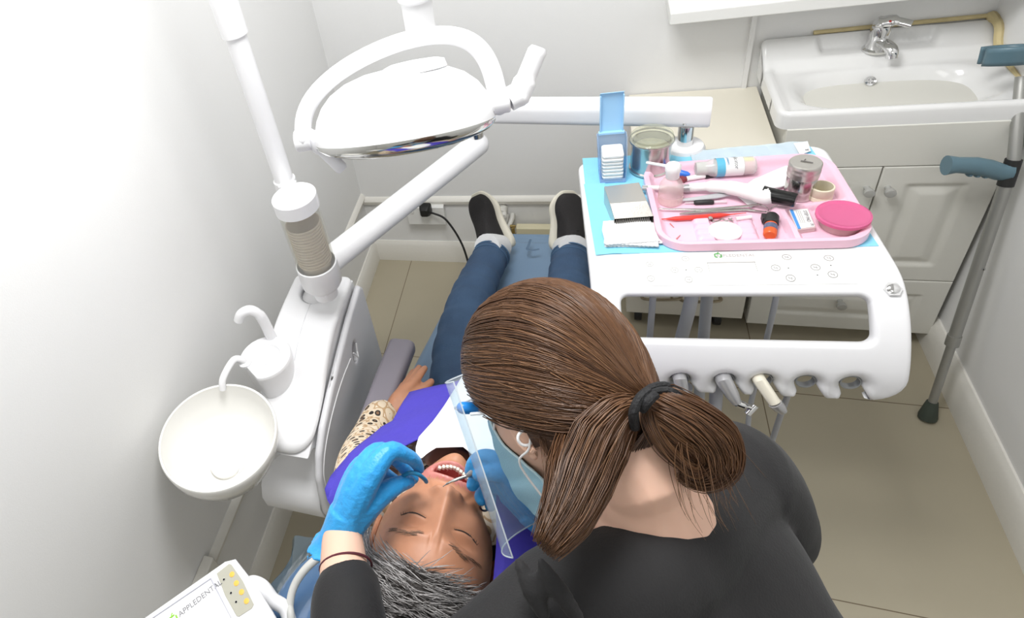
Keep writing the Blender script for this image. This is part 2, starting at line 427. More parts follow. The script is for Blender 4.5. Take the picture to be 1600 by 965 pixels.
# ------------------------------------------------------------------ drawer pedestal on castors
yd = 1.735; xd1 = .441; ztop = .752; xd0 = .105
ped = thing('drawer_pedestal', 'cream drawer cabinet on black castors beside the vanity', 'cabinet', (.27, yd, 0))
pdm = mat('pedestal_cream', (0.77, 0.74, 0.66), 0.45, var=.01, scale=40)
obj('carcass', MB().box2((xd0, yd + .016, .075), (xd1, YF - .03, ztop - .02)), pdm, ped, bevel=.0015)
obj('top_board', MB().box2((xd0 - .005, yd - .005, ztop - .02), (xd1, YF - .004, ztop)), mat('pedestal_top', (0.80, 0.76, 0.65), 0.4), ped, bevel=.002)
hm = mat('brushed_handle', (0.33, 0.28, 0.20), 0.35, metal=.8)
zz = [.078, .225, .372, .519, .730]
for i in range(4):
    d = obj('drawer', MB().box2((xd0, yd, zz[i]), (xd1, yd + .016, zz[i + 1] - .004)), pdm, ped, bevel=.002)
    zc = (zz[i] + zz[i + 1]) / 2
    zc += .02
    for cx in (xd0 + .07, xd1 - .135):
        pass
    cx = (xd0 + xd1) / 2 + .02
    hb = MB()
    for k, c in enumerate((xd0 + .10, xd1 - .125)):
        hb = MB().tube(spline([(c - .055, yd - .004, zc - .004), (c - .050, yd - .020, zc - .004), (c, yd - .024, zc), (c + .050, yd - .020, zc + .004), (c + .055, yd - .004, zc + .004)], 4), [(.0055, .004)] * 17, 8)
        hb.tube([(c + .03, yd, zc + .004), (c + .03, yd - .022, zc + .004)], .004, 8)
        obj('handle', hb, hm, d)
blk = mat('black_rubber', (0.02, 0.02, 0.02), 0.5)
for x in (xd0 + .04, xd1 - .06):
    for y in (yd + .05, YF - .08):
        c = MB().tube([(x - .011, y, .027), (x + .011, y, .027)], .027, 18).box((x, y, .062), (.03, .05, .026))
        obj('castor', c, blk, ped, bevel=.002)

# ------------------------------------------------------------------ socket, plug and lead
cw = mat('socket_white', (.84, .84, .82), .3)
p = ony(668, 330, YF); sk = thing('wall_socket', 'white double wall socket on the far wall beside the dado rail', 'socket', (p.x, YF, p.z))
obj('back_box', MB().box2((p.x - .075, YF - .028, p.z - .040), (p.x + .075, YF - .0005, p.z + .046)), cw, sk, bevel=.004)
fc = obj('faceplate', MB().box2((p.x - .077, YF - .036, p.z - .042), (p.x + .077, YF - .028, p.z + .048)), cw, sk, bevel=.003)
for dx in (-.052, .010):
    obj('rocker_switch', MB().box((p.x + dx, YF - .038, p.z + .030), (.012, .006, .018)), cw, fc, bevel=.001)
pq = ony(664, 330, YF - .06)
pl = thing('power_plug', 'black three-pin plug with a black lead in the wall socket', 'plug', (pq.x, YF - .037, pq.z))
bk = mat('plug_black', (.012, .012, .012), .35)
px_, pz_ = pq.x, pq.z
obj('plug_body', MB(frame((px_, YF - .0365, pz_), (1, 0, 0), (0, 0, 1), (0, -1, 0))).loft([[(x * k, y * k, z) for x, y in rrect(-.023, -.025, .023, .025, .010)] for k, z in ((1, 0), (1.02, .012), (.86, .030), (.62, .040))]), bk, pl)
e = onz(732, 379, .28)
o = MB().tube(spline([(px_ + .012, YF - .058, pz_ - .012), (px_ + .035, YF - .060, pz_ - .012), (px_ + .085, YF - .075, pz_ - .035), (px_ + .14, YF - .11, pz_ - .13), (px_ + .17, YF - .16, pz_ - .24), (px_ + .20, YF - .25, .006), (px_ + .22, YF - .45, .006)], 8), .0042, 8)
obj('cable', o, bk, pl)

# pipes with a valve and a cream pipe box, low on the far wall
pv = thing('pipe_valve', 'white pipes with a brass valve low on the far wall between the shoes', 'pipework', (-.235, YF - .04, .10))
whp = mat('pipe_white', (.78, .77, .72), .35)
a = ony(783, 362, YF - .05)
for dx, dz in ((0, 0), (.022, .006)):
    obj('pipe', MB().tube([(a.x + dx - .012, YF - .05, .0), (a.x + dx - .008, YF - .05, a.z - .05), (a.x + dx + .006, YF - .05, a.z + .01 + dz), (a.x + dx + .02, YF - .02, a.z + .04 + dz), (a.x + dx + .02, YF - .001, a.z + .045 + dz)], .009, 10), whp, pv)
brass = mat('brass', (.55, .42, .18), .3, metal=1)
obj('valve', MB().tube([(a.x + .03, YF - .05, a.z - .02), (a.x + .055, YF - .05, a.z - .02)], .011, 10).tube([(a.x + .046, YF - .05, a.z - .03), (a.x + .046, YF - .05, a.z + .025)], .007, 10).box((a.x + .046, YF - .05, a.z + .030), (.022, .008, .008)), brass, pv, bevel=.001)
obj('cap', MB().tube([(a.x + .010, YF - .04, a.z + .085), (a.x + .010, YF - .001, a.z + .085)], .016, 14).tube([(a.x + .018, YF - .06, a.z + .085), (a.x + .018, YF - .04, a.z + .085)], .010, 14), whp, pv, bevel=.002)
crm = mat('pipe_box_cream', (.80, .74, .52), .5)
b0 = ony(806, 357, YF - .05)
solo('pipe_box', MB().box2((b0.x, YF - .05, .001), (.10, YF - .018, b0.z)), crm, 'cream pipe casing along the floor between the two shoes', 'pipe casing', bevel=.003)

# ------------------------------------------------------------------ forearm crutch leaning on the right wall
tip = Vector((.845, 1.47, 0)); han = onx(1578, 268, .885); 
print('handle', han, (han - tip).length)
ax = (han - tip).normalized()
cr = thing('forearm_crutch', 'grey aluminium forearm crutch with blue handle leaning on the right wall', 'crutch', tip)
alu = mat('crutch_aluminium', (.40, .40, .38), .38, metal=.75)
blu = mat('crutch_blue', (.115, .20, .245), .35)
grn = mat('crutch_rubber', (.06, .075, .06), .6)
L = (han - tip).length
P = lambda t: tip + ax * t
obj('rubber_tip', MB().tube([P(.003), P(.012), P(.05), P(.06)], [.020, .021, .0145, .0125], 18), grn, cr)
obj('lower_tube', MB().tube([P(.05), P(.27)], .0095, 16), alu, cr)
obj('upper_tube', MB().tube([P(.25), P(L - .03)], .0125, 16), alu, cr)
obj('locking_sleeve', MB().tube([P(.245), P(.275)], .0145, 16), alu, cr)
obj('height_button', MB().ball(P(L * .66) + Vector((.006, -.013, 0)), .004, 8), chrome, cr)
obj('black_collar', MB().tube([P(L - .035), P(L + .030)], .0150, 16), blk, cr)
gd = (ony(1470, 250, han.y - .0) - han); gd = Vector((-1, -.12, .27)).normalized()
gp = [han + gd * t + Vector((0, 0, z)) for t, z in ((.0, 0), (.02, -.004), (.045, .003), (.075, .006), (.108, .003), (.130, -.001))]
o = MB().tube(gp, [(.018, .024), (.017, .021), (.0175, .0215), (.018, .0215), (.017, .020), (.021, .025)], 16)
for t in (.046, .062, .078): o.ball(han + gd * t + Vector((0, 0, -.0165)), (.0075, .012, .007), 10)
obj('hand_grip', o, blu, cr)
cuff = onx(1590, 85, .90)
bend = P(L + .03)
top = Vector((cuff.x + .0, cuff.y + .02, cuff.z))
top = P(L + .03) + (ax + Vector((.0, .45, 0))).normalized() * .19
obj('forearm_tube', MB().tube([bend - ax * .06, bend, top], .0115, 16), alu, cr)
cc = onx(1588, 84, .885); cc = ony(1575, 86, top.y - .0)
print('cuff', cc, top)
def cuf(u, v):
    a = radians(200 + 290 * u); r = .045 + .004 * v
    return (cc.x + .0 + r * cos(a) * 1.05, cc.y + r * sin(a), cc.z - .022 + .044 * v - .45 * r * sin(a))
obj('cuff', MB().grid(cuf, 40, 4), blu, cr, solid=.005)
# ================================================================== dental unit on the left wall
wp = mat('unit_white', (0.84, 0.84, 0.85), 0.28, bump=.01, scale=90)
wg = mat('unit_grey', (0.70, 0.70, 0.72), 0.35)
dk = mat('recess_grey', (0.34, 0.34, 0.35), 0.5)
ux0, ux1 = -.735, -.572
un = thing('cuspidor_unit', 'white dental water unit with spittoon standing against the left wall', 'dental unit', (-.65, .9, .40))
TOPC = spline([(1.135, .800), (1.0, .798), (.93, .787), (.87, .762), (.82, .732), (.76, .710), (.70, .702), (.672, .692)], 6)
def ztop_u(y):
    for a, b in zip(TOPC, TOPC[1:]):
        if b[0] <= y <= a[0]: return b[1] + (a[1] - b[1]) * (y - b[0]) / (a[0] - b[0] + 1e-9)
    return TOPC[0][1] if y > 1 else TOPC[-1][1]
hc = onz(494, 452, .80)
cov = MB().sheet(rrect(ux0, .675, ux1, 1.132, (.02, .02, .05, .05)), [oval(hc.x, hc.y, .044, .044, 28)], lambda s, t: ((s, t, ztop_u(t)), (0, 0, 1)), .022, .009, .012)
obj('top_cover', cov, wp, un, sharp=50)
obj('post_well', MB().lathe([(.0445, -.05), (.0445, .0), (.042, .0), (.042, -.045)], 28, M=Matrix.Translation((hc.x, hc.y, .79)), caps=(True, False)), dk, un)
prof = [(y, z - .020) for y, z in TOPC[::3]] + [(.70, .668), (.722, .640), (.716, .605), (.690, .570), (.655, .545), (.638, .515), (.640, .475), (.655, .445), (.69, .425), (1.10, .40), (1.13, .44)]
prof = [p for p in prof]
o = MB().loft([[(x, y, z) for y, z in prof] for x in (ux0 + .004, ux1 - .004)])
obj('housing', o, wp, un, bevel=.008)
obj('lower_block', MB().loft([[(x, y, z) for y, z in ((.66, .445), (.68, .39), (1.06, .36), (1.10, .43))] for x in (ux0 + .03, ux1 + .01)]), wg, un, bevel=.012)
obj('mount_column', MB().loft([[(x, y, z) for x, y in rrect(-.70, .80, -.60, 1.04, .03)] for z in (0, .385)]), wg, un, bevel=.004)
# side panel with a pocket
sp = [(1.135, .755), (1.135, .42), (.80, .40), (.68, .425), (.645, .46), (.630, .52), (.640, .575), (.655, .625), (.69, .668), (.74, .697), (.82, .722), (.92, .745), (1.02, .765), (1.12, .775)]
pk = onx(554, 549, -.555)
pcs = oval(pk.y, pk.z, .016, .030, 24, -.25)
o = MB().sheet(sp, [pcs], lambda s, t: ((-.552, s, t), (1, 0, 0)), .018, .012, .009)
spn = obj('side_panel', o, wg, un, sharp=60)  # greyer than the housing: shade on this chair-facing side put into the colour
o = MB().loft([[(-.555, y, z) for y, z in pcs], [(-.575, pk.y + (y - pk.y) * .9, pk.z + (z - pk.z) * .9) for y, z in pcs]], caps=(False, True))
obj('pocket', o, wg, spn)
o = MB().tube([(-.551, pk.y - .014, pk.z + .012), (-.545, pk.y - .008, pk.z - .012), (-.551, pk.y + .006, pk.z - .006), (-.551, pk.y + .014, pk.z + .016)], .0022, 6)
sm_px = [(548, 560), (536, 590), (525, 625), (515, 665), (508, 705), (506, 740), (510, 760)]
o.tube(spline([tuple(onx(u, v, -.5515)) for u, v in sm_px], 5), .0013, 6)
obj('panel_seam', o, wp, spn)
obj('cover_joint', MB().tube([(-.655, y, ztop_u(y) + .0003) for y in (1.025, .98, .94, .90, .87)], .0009, 5), wg, un)

# cup filler with its spout, on the ledge
cfx, cfy = -.712, .842
def cf_ring(k, z, dx=0):
    out = []
    for i in range(48):
        a = 2 * pi * i / 48; r = .066 * k
        x, y = r * cos(a), r * sin(a)
        # flat facet toward the bowl
        n = (cos(radians(235)), sin(radians(235))); d = x * n[0] + y * n[1]; lim = .050 * k
        if d > lim: x -= n[0] * (d - lim); y -= n[1] * (d - lim)
        out.append((cfx + x + dx, cfy + y, z))
    return out
o = MB().loft([cf_ring(.86, .690), cf_ring(.90, .735), cf_ring(.93, .76), cf_ring(.985, .792), cf_ring(.99, .798), cf_ring(.96, .802), cf_ring(.60, .802), cf_ring(.55, .797), cf_ring(.10, .7965)])
cf = obj('cup_filler', o, wp, un, sharp=50)
obj('drain_hole', MB().lathe([(.008, 0), (.008, .0008)], 16, M=Matrix.Translation((cfx + .006, cfy - .012, .7968))), wg, cf)
a = onz(424, 526, .80)
o = MB().tube(spline([(a.x, a.y, .795), (a.x - .002, a.y, .850), (a.x - .007, a.y - .002, .884), (a.x - .022, a.y - .008, .902), (a.x - .042, a.y - .018, .898), (a.x - .053, a.y - .024, .880)], 6), [(.0135, .0135)] * 12 + [(.012, .012)] * 19, 16)
obj('spout', o, wp, cf)
b0 = onz(376, 569, .80); bw = onz(340, 679, .80)
e = onz(347, 600, .815)
o = MB().tube(spline([(b0.x + .012, b0.y + .004, .797), (b0.x + .008, b0.y + .002, .815), (b0.x - .006, b0.y - .010, .826), (e.x, e.y + .012, .822), (e.x - .002, e.y - .004, .800)], 6), .0085, 14)
o.lathe([(.016, 0), (.016, .006), (.011, .009)], 20, M=Matrix.Translation((b0.x + .012, b0.y + .004, .800)))
obj('rinse_nozzle', o, wp, cf)
# spittoon bowl
bm_ = mat('bowl_white', (0.85, 0.84, 0.80), 0.12, coat=.4)
o = MB(Matrix.Translation((bw.x, bw.y, .80)) @ Matrix.Rotation(radians(6), 4, 'Y'))
R_ = .133
o.lathe([(.03, -.108), (.080, -.099), (.113, -.072), (.130, -.030), (R_, -.001), (R_ - .002, .002), (R_ - .006, .001), (.123, -.030), (.106, -.066), (.074, -.090), (.02, -.094)], 64)
bo = obj('spittoon_bowl', o, bm_, un)
o = MB(Matrix.Translation((bw.x + .006, bw.y - .018, .80)) @ Matrix.Rotation(radians(6), 4, 'Y'))
o.lathe([(.034, -.094), (.035, -.084), (.032, -.080), (.01, -.078)], 40)
obj('drain_cap', o, bm_, bo)
obj('bowl_neck', MB().tube([(bw.x, bw.y, .705), (bw.x + .01, bw.y + .01, .685), (bw.x + .05, bw.y + .07, .665), (bw.x + .07, bw.y + .11, .66)], [.045, .038, .036, .036], 18), wp, un)

# ------------------------------------------------------------------ operating lamp on its post
ol = thing('operating_lamp', 'white dental operating lamp with arched yoke hanging over the chair', 'dental lamp', (-.65, 1.09, .79))
o = MB().tube([(-.65, 1.09, .745), (-.65, 1.09, 1.50)], .0225, 24)
o.tube([(-.65, 1.09, 1.50), (-.65, 1.09, 2.02)], .0275, 24)
obj('post', o, wp, ol)
hx, hy = -.268, 1.035
o = MB().tube(spline([(-.65, 1.09, 2.0), (-.65, 1.09, 2.04), (-.60, 1.083, 2.06), (-.40, 1.055, 2.06), (-.30, 1.040, 2.06), (hx, hy, 2.03), (hx, hy, 2.0)], 5), .026, 20)
obj('overhead_arm', o, wp, ol)
obj('hanger', MB().tube([(hx, hy, 2.0), (hx, hy, 1.545), (hx, hy, 1.54), (hx, hy, 1.47)], [.030, .030, .0255, .0245], 24), wp, ol)
L = onz(495, 228, 1.34); Rr = onz(775, 182, 1.34); c = (L + Rr) / 2; X = (Rr - L).normalized(); half = (Rr - L).length / 2
n = Vector((.05, -.36, -.93)); n = (n - X * n.dot(X)).normalized(); Yl = n.cross(X).normalized()   # Yl: towards the far wall side
if Yl.y < 0: Yl = -Yl
HM = frame(c, X, Yl, -n)
def dome(k):
    return k
o = MB(HM)
rings = []
for a_, b_, z in ((1, .94, 0.0), (1.0, .96, .012), (.985, .955, .024), (.94, .90, .045), (.86, .82, .066), (.74, .70, .084), (.56, .52, .099), (.34, .32, .108), (.10, .10, .111)):
    rings.append([(half * a_ * cos(t) * (1 if cos(t) < 0 else 1), .118 * b_ * sin(t), z) for t in [2 * pi * i / 56 for i in range(56)]])
o.loft(rings, caps=(False, True))
hd = obj('lamp_housing', o, wp, ol)
mir = mat('lamp_reflector', (.62, .62, .60), .10, metal=1)
o = MB(HM); rings = []
for k, z in ((1.0, .004), (.995, -.004), (.93, -.014), (.75, -.024), (.4, -.030), (.05, -.031)):
    rings.append([(half * k * cos(t), .113 * k * sin(t), z) for t in [2 * pi * i / 56 for i in range(56)]])
o.loft(rings, caps=(True, True)); obj('reflector', o, mir, ol)
obj('top_cap', MB(HM).lathe([(.055, .100), (.052, .112), (.04, .116), (.01, .118)], 28, M=Matrix.Translation((.035, .0, 0))), wp, hd)
# yoke: one arch from pivot to pivot
ap = Vector((hx, hy, 1.475))
pl_, pr_ = L - X * .020 + Vector((0, .005, .014)), Rr + X * .006 + Vector((0, 0, .028))
mid = (pl_ + pr_) / 2; upv = ap - (mid + X * (ap - mid).dot(X)); hgt = upv.length; upv.normalize(); sk_ = (ap - mid).dot(X)
hw_ = (pr_ - pl_).length / 2
arch = []
for i in range(41):
    a = pi - pi * i / 40
    arch.append(mid + X * (hw_ * cos(a) + sk_ * sin(a) ** 2 * .9) + upv * (hgt * sin(a) ** .85) + Vector((0, 0, 0)))
obj('yoke', MB().tube(arch, [(.0155, .0185)] * 41, 16, up=tuple(upv.cross(X)), round_ends=True), wp, ol)
# pivots and handles
def knob(p, d, s): return MB().tube([p - d * .012 * s, p + d * .018 * s], .021, 20)
o = knob(pr_, X, 1); obj('pivot', o, wp, ol, bevel=.004)
o = knob(pl_, X, -1); obj('pivot', o, wp, ol, bevel=.004)
h1 = pr_ + X * .016; e1 = atd(812, 146, (HM.inverted() and 1.0) * ((h1 - C0).dot(Vector(RCAM[2])) - .004)); e2 = atd(842, 74, (e1 - C0).dot(Vector(RCAM[2])) - .02)
o = MB().tube(spline([tuple(h1), tuple(h1.lerp(e1, .6)), tuple(e1), tuple(e1.lerp(e2, .35)), tuple(e2)], 6), [(.0205, .0205)] * 6 + [(.0205, .0205)] * 6 + [(.018, .0195)] * 6 + [(.013, .017)] * 6 + [(.010, .014)], 16)
obj('handle', o, wp, ol)
h2 = pl_ - X * .012; f2 = atd(537, 266, (h2 - C0).dot(Vector(RCAM[2])) - .01); f1 = atd(484, 214, (h2 - C0).dot(Vector(RCAM[2])) - .01)
o = MB().tube(spline([tuple(h2), tuple(f1), tuple(f1.lerp(f2, .4)), tuple(f2)], 6), [(.018, .018)] * 6 + [(.013, .017)] * 6 + [(.010, .014)] * 6 + [(.007, .010)], 16)
obj('handle', o, wg, ol)

# ------------------------------------------------------------------ cup dispenser with its stack of cups
dx_, dy_ = -.600, 1.022
cdp = thing('cup_dispenser', 'clear tube cup dispenser with white lid clipped to the lamp post', 'cup dispenser', (dx_, dy_, .84))
cl = clear('dispenser_clear', (.95, .95, .93), .86, .10)
T = Matrix.Translation((dx_, dy_, 0))
obj('tube', MB().lathe([(.0475, .93), (.0475, 1.118), (.0455, 1.118), (.0455, .93)], 36, M=T, caps=(False, False)), cl, cdp)
obj('lid', MB().lathe([(.0485, 1.112), (.0510, 1.114), (.0510, 1.1465), (.0500, 1.1475), (.01, 1.1475)], 36, M=T, caps=(True, True)), wp, cdp)
o = MB().lathe([(.030, .840), (.031, .868), (.044, .876), (.050, .886), (.050, .945), (.047, .947), (.047, .90), (.038, .882)], 36, M=T, caps=(False, False))
obj('base_collar', o, wp, cdp)
obj('post_clip', MB().box2((dx_ - .05, dy_ + .03, 1.10), (dx_ - .012, dy_ + .055, 1.15)).tube([(-.65, 1.09, 1.105), (-.65, 1.09, 1.145)], .0265, 20), wp, cdp, bevel=.002)
cupm = mat('paper_cup', (.66, .58, .48), .5)
pc = solo('paper_cup', MB().lathe([(.028, 0), (.0395, .052), (.0415, .053), (.0415, .0555), (.0388, .0555), (.0275, .002), (.005, .0015)], 30), cupm, 'cream paper cup nested in the stack inside the clear dispenser tube', 'cup', at=(0, 0, 0), group='paper cups in the dispenser')
pc.location = (dx_, dy_, .905)
for k in range(1, 14):
    q = pc.copy(); COL.objects.link(q); q.location = (dx_, dy_, .905 + k * .0085)

# ------------------------------------------------------------------ delivery arm
da = thing('delivery_arm', 'jointed white tubular arm from the unit carrying the instrument table', 'support arm', (-.64, 1.16, .83))
A0 = Vector((-.645, 1.165, .815)); A1 = onz(745, 226, .905)
obj('lower_arm', MB().tube([A0, A1], [.037, .0335], 28, round_ends=True), wp, da)
obj('arm_root', MB().tube([(-.655, 1.15, .40), (-.655, 1.15, .83)], .034, 24), wp, da)
B0 = A1 + Vector((.0, .0, .075)); B1 = onz(1102, 175, .985); B0 = onz(757, 172, .985)
obj('elbow_pin', MB().tube([A1 + Vector((0, 0, .02)), (A1.x, A1.y, .975)], .012, 18).tube([A1 + Vector((0, 0, .030)), A1 + Vector((0, 0, .044))], .021, 20), chrome, da)
d = (B1 - B0).normalized(); sd = Vector((d.y, -d.x, 0))
ring = lambda p, k: [p + sd * (x * k) + Vector((0, 0, z * k)) for x, z in rrect(-.030, -.034, .030, .034, .022)]
obj('upper_arm', MB().loft([ring(B0 - d * .01, .9), ring(B0, 1), ring(B1 - d * .02, 1), ring(B1 + d * .008, .99), ring(B1 + d * .012, .9)]), wp, da)
tp_ = onz(1071, 213, .925)
obj('table_pin', MB().tube([(tp_.x, tp_.y, .902), (tp_.x, tp_.y, .958)], .017, 20), chrome, da)
scr = onz(1069, 194, .955); obj('grub_screw', MB().ball(B1 - d * .04 + sd * .030 - Vector((0, 0, .016)), .004, 8), chrome, da)
# ------------------------------------------------------------------ assistant's control panel
ZP = .95
A = onz(361, 868, ZP); B = onz(222, 965, ZP); Cc = onz(432, 966, ZP)
e1 = (B - A).normalized(); e2 = (Cc - A); e2 = (e2 - e1 * e2.dot(e1)).normalized()
PM = frame(A, e1, e2, e1.cross(e2)) 
up_s = 1 if e1.cross(e2).z > 0 else -1
ap_ = thing('control_panel', "white tilted assistant's control panel with four orange keys at the lower corner", 'control panel', A - Vector((0, 0, .03)))
def pp(u, v): q = PM.inverted() @ onz(u, v, ZP); return (q.x, q.y)
out = [pp(361, 868), pp(222, 965)]
x1 = out[1][0]
edge = [pp(374, 880), pp(399, 912), pp(420, 945), pp(432, 966)]
k_ = (edge[-1][0] - edge[0][0]) 
poly = [(.012, 0), (x1 + .02, 0), (x1 + .02, .15), (edge[-1][0] + .004, .15), edge[3], edge[2], edge[1], edge[0], pp(367, 871)]
fm_ = lambda s, t: (PM @ Vector((s, t, 0)), (0, 0, 1))
obj('panel_shell', MB().sheet(poly, [], fm_, .026, .006, .006), wp, ap_, sharp=60)
lcd = mat('lcd_window', (.86, .86, .88), .15)
g1 = [pp(330, 904), pp(236, 968), pp(262, 1010), pp(362, 966)]
obj('display', MB().sheet(g1, [], lambda s, t: (PM @ Vector((s, t, 0)) + Vector((0, 0, .0012)), (0, 0, 1)), .002, .01), lcd, ap_)
obj('display_frame', MB().tube([PM @ Vector((q[0], q[1], .0018)) for q in g1 + g1[:1]], .0011, 6), mat('frame_grey', (.50, .50, .56), .4), ap_)
kp = mat('keypad_beige', (.42, .41, .34), .5)
g2 = [pp(339, 896), pp(358, 881), pp(362, 882), pp(380, 908), pp(397, 944), pp(394, 950), pp(374, 963), pp(370, 962), pp(352, 930)]
kpo = obj('keypad', MB().sheet(g2, [], lambda s, t: (PM @ Vector((s, t, 0)) + Vector((0, 0, .0010)), (0, 0, 1)), .002, .006), kp, ap_)
om = mat('key_orange', (.85, .48, .08), .4)
for u, v in ((362.7, 897), (369.5, 910.7), (377.6, 924.5), (385.4, 938.6)):
    q = onz(u, v, ZP + .001); obj('key', MB().lathe([(.0042, 0), (.0042, .0006), (.003, .0009)], 20, M=Matrix.Translation(q)), om, kpo)
pr = mat('print_grey', (.22, .22, .23), .5)
for u, v in ((350, 905), (361, 926), (369, 940)):
    q = onz(u, v, ZP + .0012); obj('key_mark', MB().lathe([(.0022, 0), (.0022, .0003), (.0017, .0003), (.0017, 0)], 14, M=Matrix.Translation(q)), mat('print_pale', (.5, .5, .47), .5), kpo)
tc_ = onz(313, 934, ZP + .0016); td = (onz(334, 917.5, ZP) - onz(288, 954, ZP)).normalized(); tn = Vector((0, 0, 1)).cross(td)
obj('lettering', text_mesh('APPLEDENTAL', .0118, frame(tc_, td, tn, (0, 0, 1))), pr, ap_)
gm = mat('logo_green', (.28, .62, .05), .4)
def logo(M, s, m, par):
    # a squared apple outline with a leaf
    o = MB(M)
    pts = [(.30, .38), (-.36, .38), (-.42, .30), (-.42, -.28), (-.34, -.38), (-.12, -.38)]
    o.tube([(x * s, y * s, 0) for x, y in pts], .10 * s, 6)
    o.tube([(x * s, y * s, 0) for x, y in [(.12, -.38), (.36, -.38), (.42, -.28), (.42, .22)]], .10 * s, 6)
    o.tube([(x * s, y * s, 0) for x, y in [(-.05, .42), (.02, .60), (.16, .72)]], .08 * s, 6)
    return obj('logo', o, m, par)
logo(frame(onz(271, 967, ZP + .0012), td, tn, (0, 0, 1)), .013, gm, ap_)
pa, pb = onz(408, 915, .93), onz(452, 968, .90)
obj('panel_arm', MB().tube(spline([tuple(A + e1 * .05 + e2 * .05 - Vector((0, 0, .045))), tuple(pa - Vector((.03, .0, .015))), tuple(pa), tuple(pa.lerp(pb, .4)), tuple(pb), (pb.x + .03, pb.y - .10, .86), (-.40, -.05, .70), (-.40, -.05, .40)], 6), .011, 16), wp, ap_)
# suction hose
hs = mat('hose_grey', (.55, .55, .52), .45)
hp = [onz(u, v, z) for u, v, z in ((560, 800, .90), (530, 848, .92), (505, 865, .93), (478, 888, .93), (460, 915, .92), (453, 945, .91), (455, 985, .90))]
solo('suction_hose', MB().tube(spline([tuple(p) for p in hp] + [(hp[-1].x + .01, hp[-1].y - .12, .80), (hp[-1].x - .05, hp[-1].y - .16, .45), (hp[-1].x - .09, hp[-1].y - .02, .006)], 8), .0062, 12), hs, 'grey suction hose curving behind the blue gloved wrist beside the headrest', 'hose')

# ------------------------------------------------------------------ dental chair
vin = mat('chair_vinyl', (0.165, 0.255, 0.37), 0.38, bump=.03, scale=200, var=.04)
ch = thing('dental_chair', 'reclined dental chair in pale blue vinyl under the patient', 'dental chair', (-.20, .9, 0))
CX = -.195
def cush(sections, th):
    rings = []
    P = [Vector((x, y, z)) for x, y, z, w in sections]
    for i, (x, y, z, w) in enumerate(sections):
        t = (P[min(i + 1, len(P) - 1)] - P[max(i - 1, 0)]).normalized(); nn = Vector((1, 0, 0)).cross(t)
        if nn.z < 0: nn = -nn
        k = .35 if i in (0, len(sections) - 1) else 1
        rings.append([Vector((x, y, z)) + Vector((1, 0, 0)) * a + nn * (b - th * .5) for a, b in [(px_ , py_ * (k if k < 1 else 1)) for px_, py_ in rrect(-w, -th / 2, w, th / 2, th * .42, 6)]])
    return MB().loft(rings)
secs = spline([(CX, 1.672, .446, .152), (CX, 1.660, .450, .170), (CX, 1.55, .455, .185), (CX, 1.35, .470, .222), (CX, 1.06, .486, .276), (CX, .95, .492, .284), (CX, .86, .505, .272), (CX, .85, .507, .262)], 4)
obj('seat', cush(secs, .085), vin, ch)
bs = spline([(CX, .868, .512, .220), (CX, .855, .525, .228), (CX, .70, .665, .225), (CX, .56, .755, .215), (CX, .47, .808, .225), (CX, .40, .838, .268), (CX, .31, .872, .278), (CX, .22, .890, .262), (CX, .205, .892, .25)], 4)
bk_ = obj('backrest', cush(bs, .075), vin, ch)
hr = spline([(CX - .01, .50, .832, .09), (CX - .01, .49, .850, .115), (CX - .01, .40, .895, .125), (CX - .01, .31, .915, .12), (CX - .01, .24, .915, .11), (CX - .01, .23, .910, .10)], 4)
obj('headrest', cush(hr, .05), vin, ch)
# clear protective cover over the shoulder corner of the backrest
cv = clear('cover_plastic', (.50, .64, .78), .90, .10)
def covf(s, t):
    x = CX - .288 + .10 * s + .012 * sin(9 * t + 4 * s); y = .425 - .24 * t + .02 * s
    z = .862 + .03 * t * .9 + .012 * s + .004 * sin(14 * s + 10 * t) - (.05 * (1 - s / .16) ** 2 if s < .16 else 0)
    return (x, y, z)
obj('plastic_cover', MB().grid(covf, 16, 18), cv, ch)
arm = mat('armrest_grey', (0.27, 0.25, 0.29), 0.45, bump=.03, scale=220)
for sgn, nm in ((-1, 0), (1, 1)):
    cxx = lambda x: x if sgn < 0 else 2 * CX - x
    pth = [(cxx(-.445), 1.035, .645), (cxx(-.452), .95, .648), (cxx(-.462), .80, .648), (cxx(-.470), .66, .645)]
    rg_ = lambda p, k: [Vector(p) + Vector((x * k, 0, z * k)) for x, z in rrect(-.034, -.022, .034, .022, .015)]
    a_ = obj('armrest', MB().loft([rg_((pth[0][0], pth[0][1] + .012, pth[0][2]), .80), rg_((pth[0][0], pth[0][1] + .008, pth[0][2]), .95)] + [rg_(p, 1) for p in pth] + [rg_((pth[-1][0], pth[-1][1] - .010, pth[-1][2]), .85)]), arm, ch, sharp=60)
    obj('armrest_bracket', MB().tube([(cxx(-.465), .72, .635), (cxx(-.44), .74, .54), (cxx(-.38), .76, .48)], .016, 12), wg, a_)
obj('base_plate', MB().loft([[(x, y, z) for x, y in rrect(-.36, .55, -.03, 1.45, .10)] for z in (0, .05)]), wg, ch, bevel=.012)
obj('lift_column', MB().loft([[(x, y, z) for x, y in rrect(CX - .10, .72, CX + .10, 1.12, .05)] for z in (.04, .50)]), wg, ch, bevel=.008)
obj('back_shell', MB().loft([[(CX + x, y, z) for x, z in ((-w, z0), (w, z0), (w * .7, z0 - .05), (-w * .7, z0 - .05))] for y, z0, w in ((.86, .48, .18), (.70, .585, .18), (.5, .71, .16), (.3, .79, .16))]), wg, ch, bevel=.01)

# worn tear in the vinyl near the foot end
tp0 = [onz(u, v, .4935) for u, v in ((829, 374), (826, 383), (824, 389), (832, 391), (843, 389))]
obj('worn_mark', MB().tube(spline([tuple(p) for p in tp0], 4), [(.0035, .0012)] * 17, 8, up=(0, 0, 1)), mat('vinyl_worn', (.09, .15, .23), .6), ch)
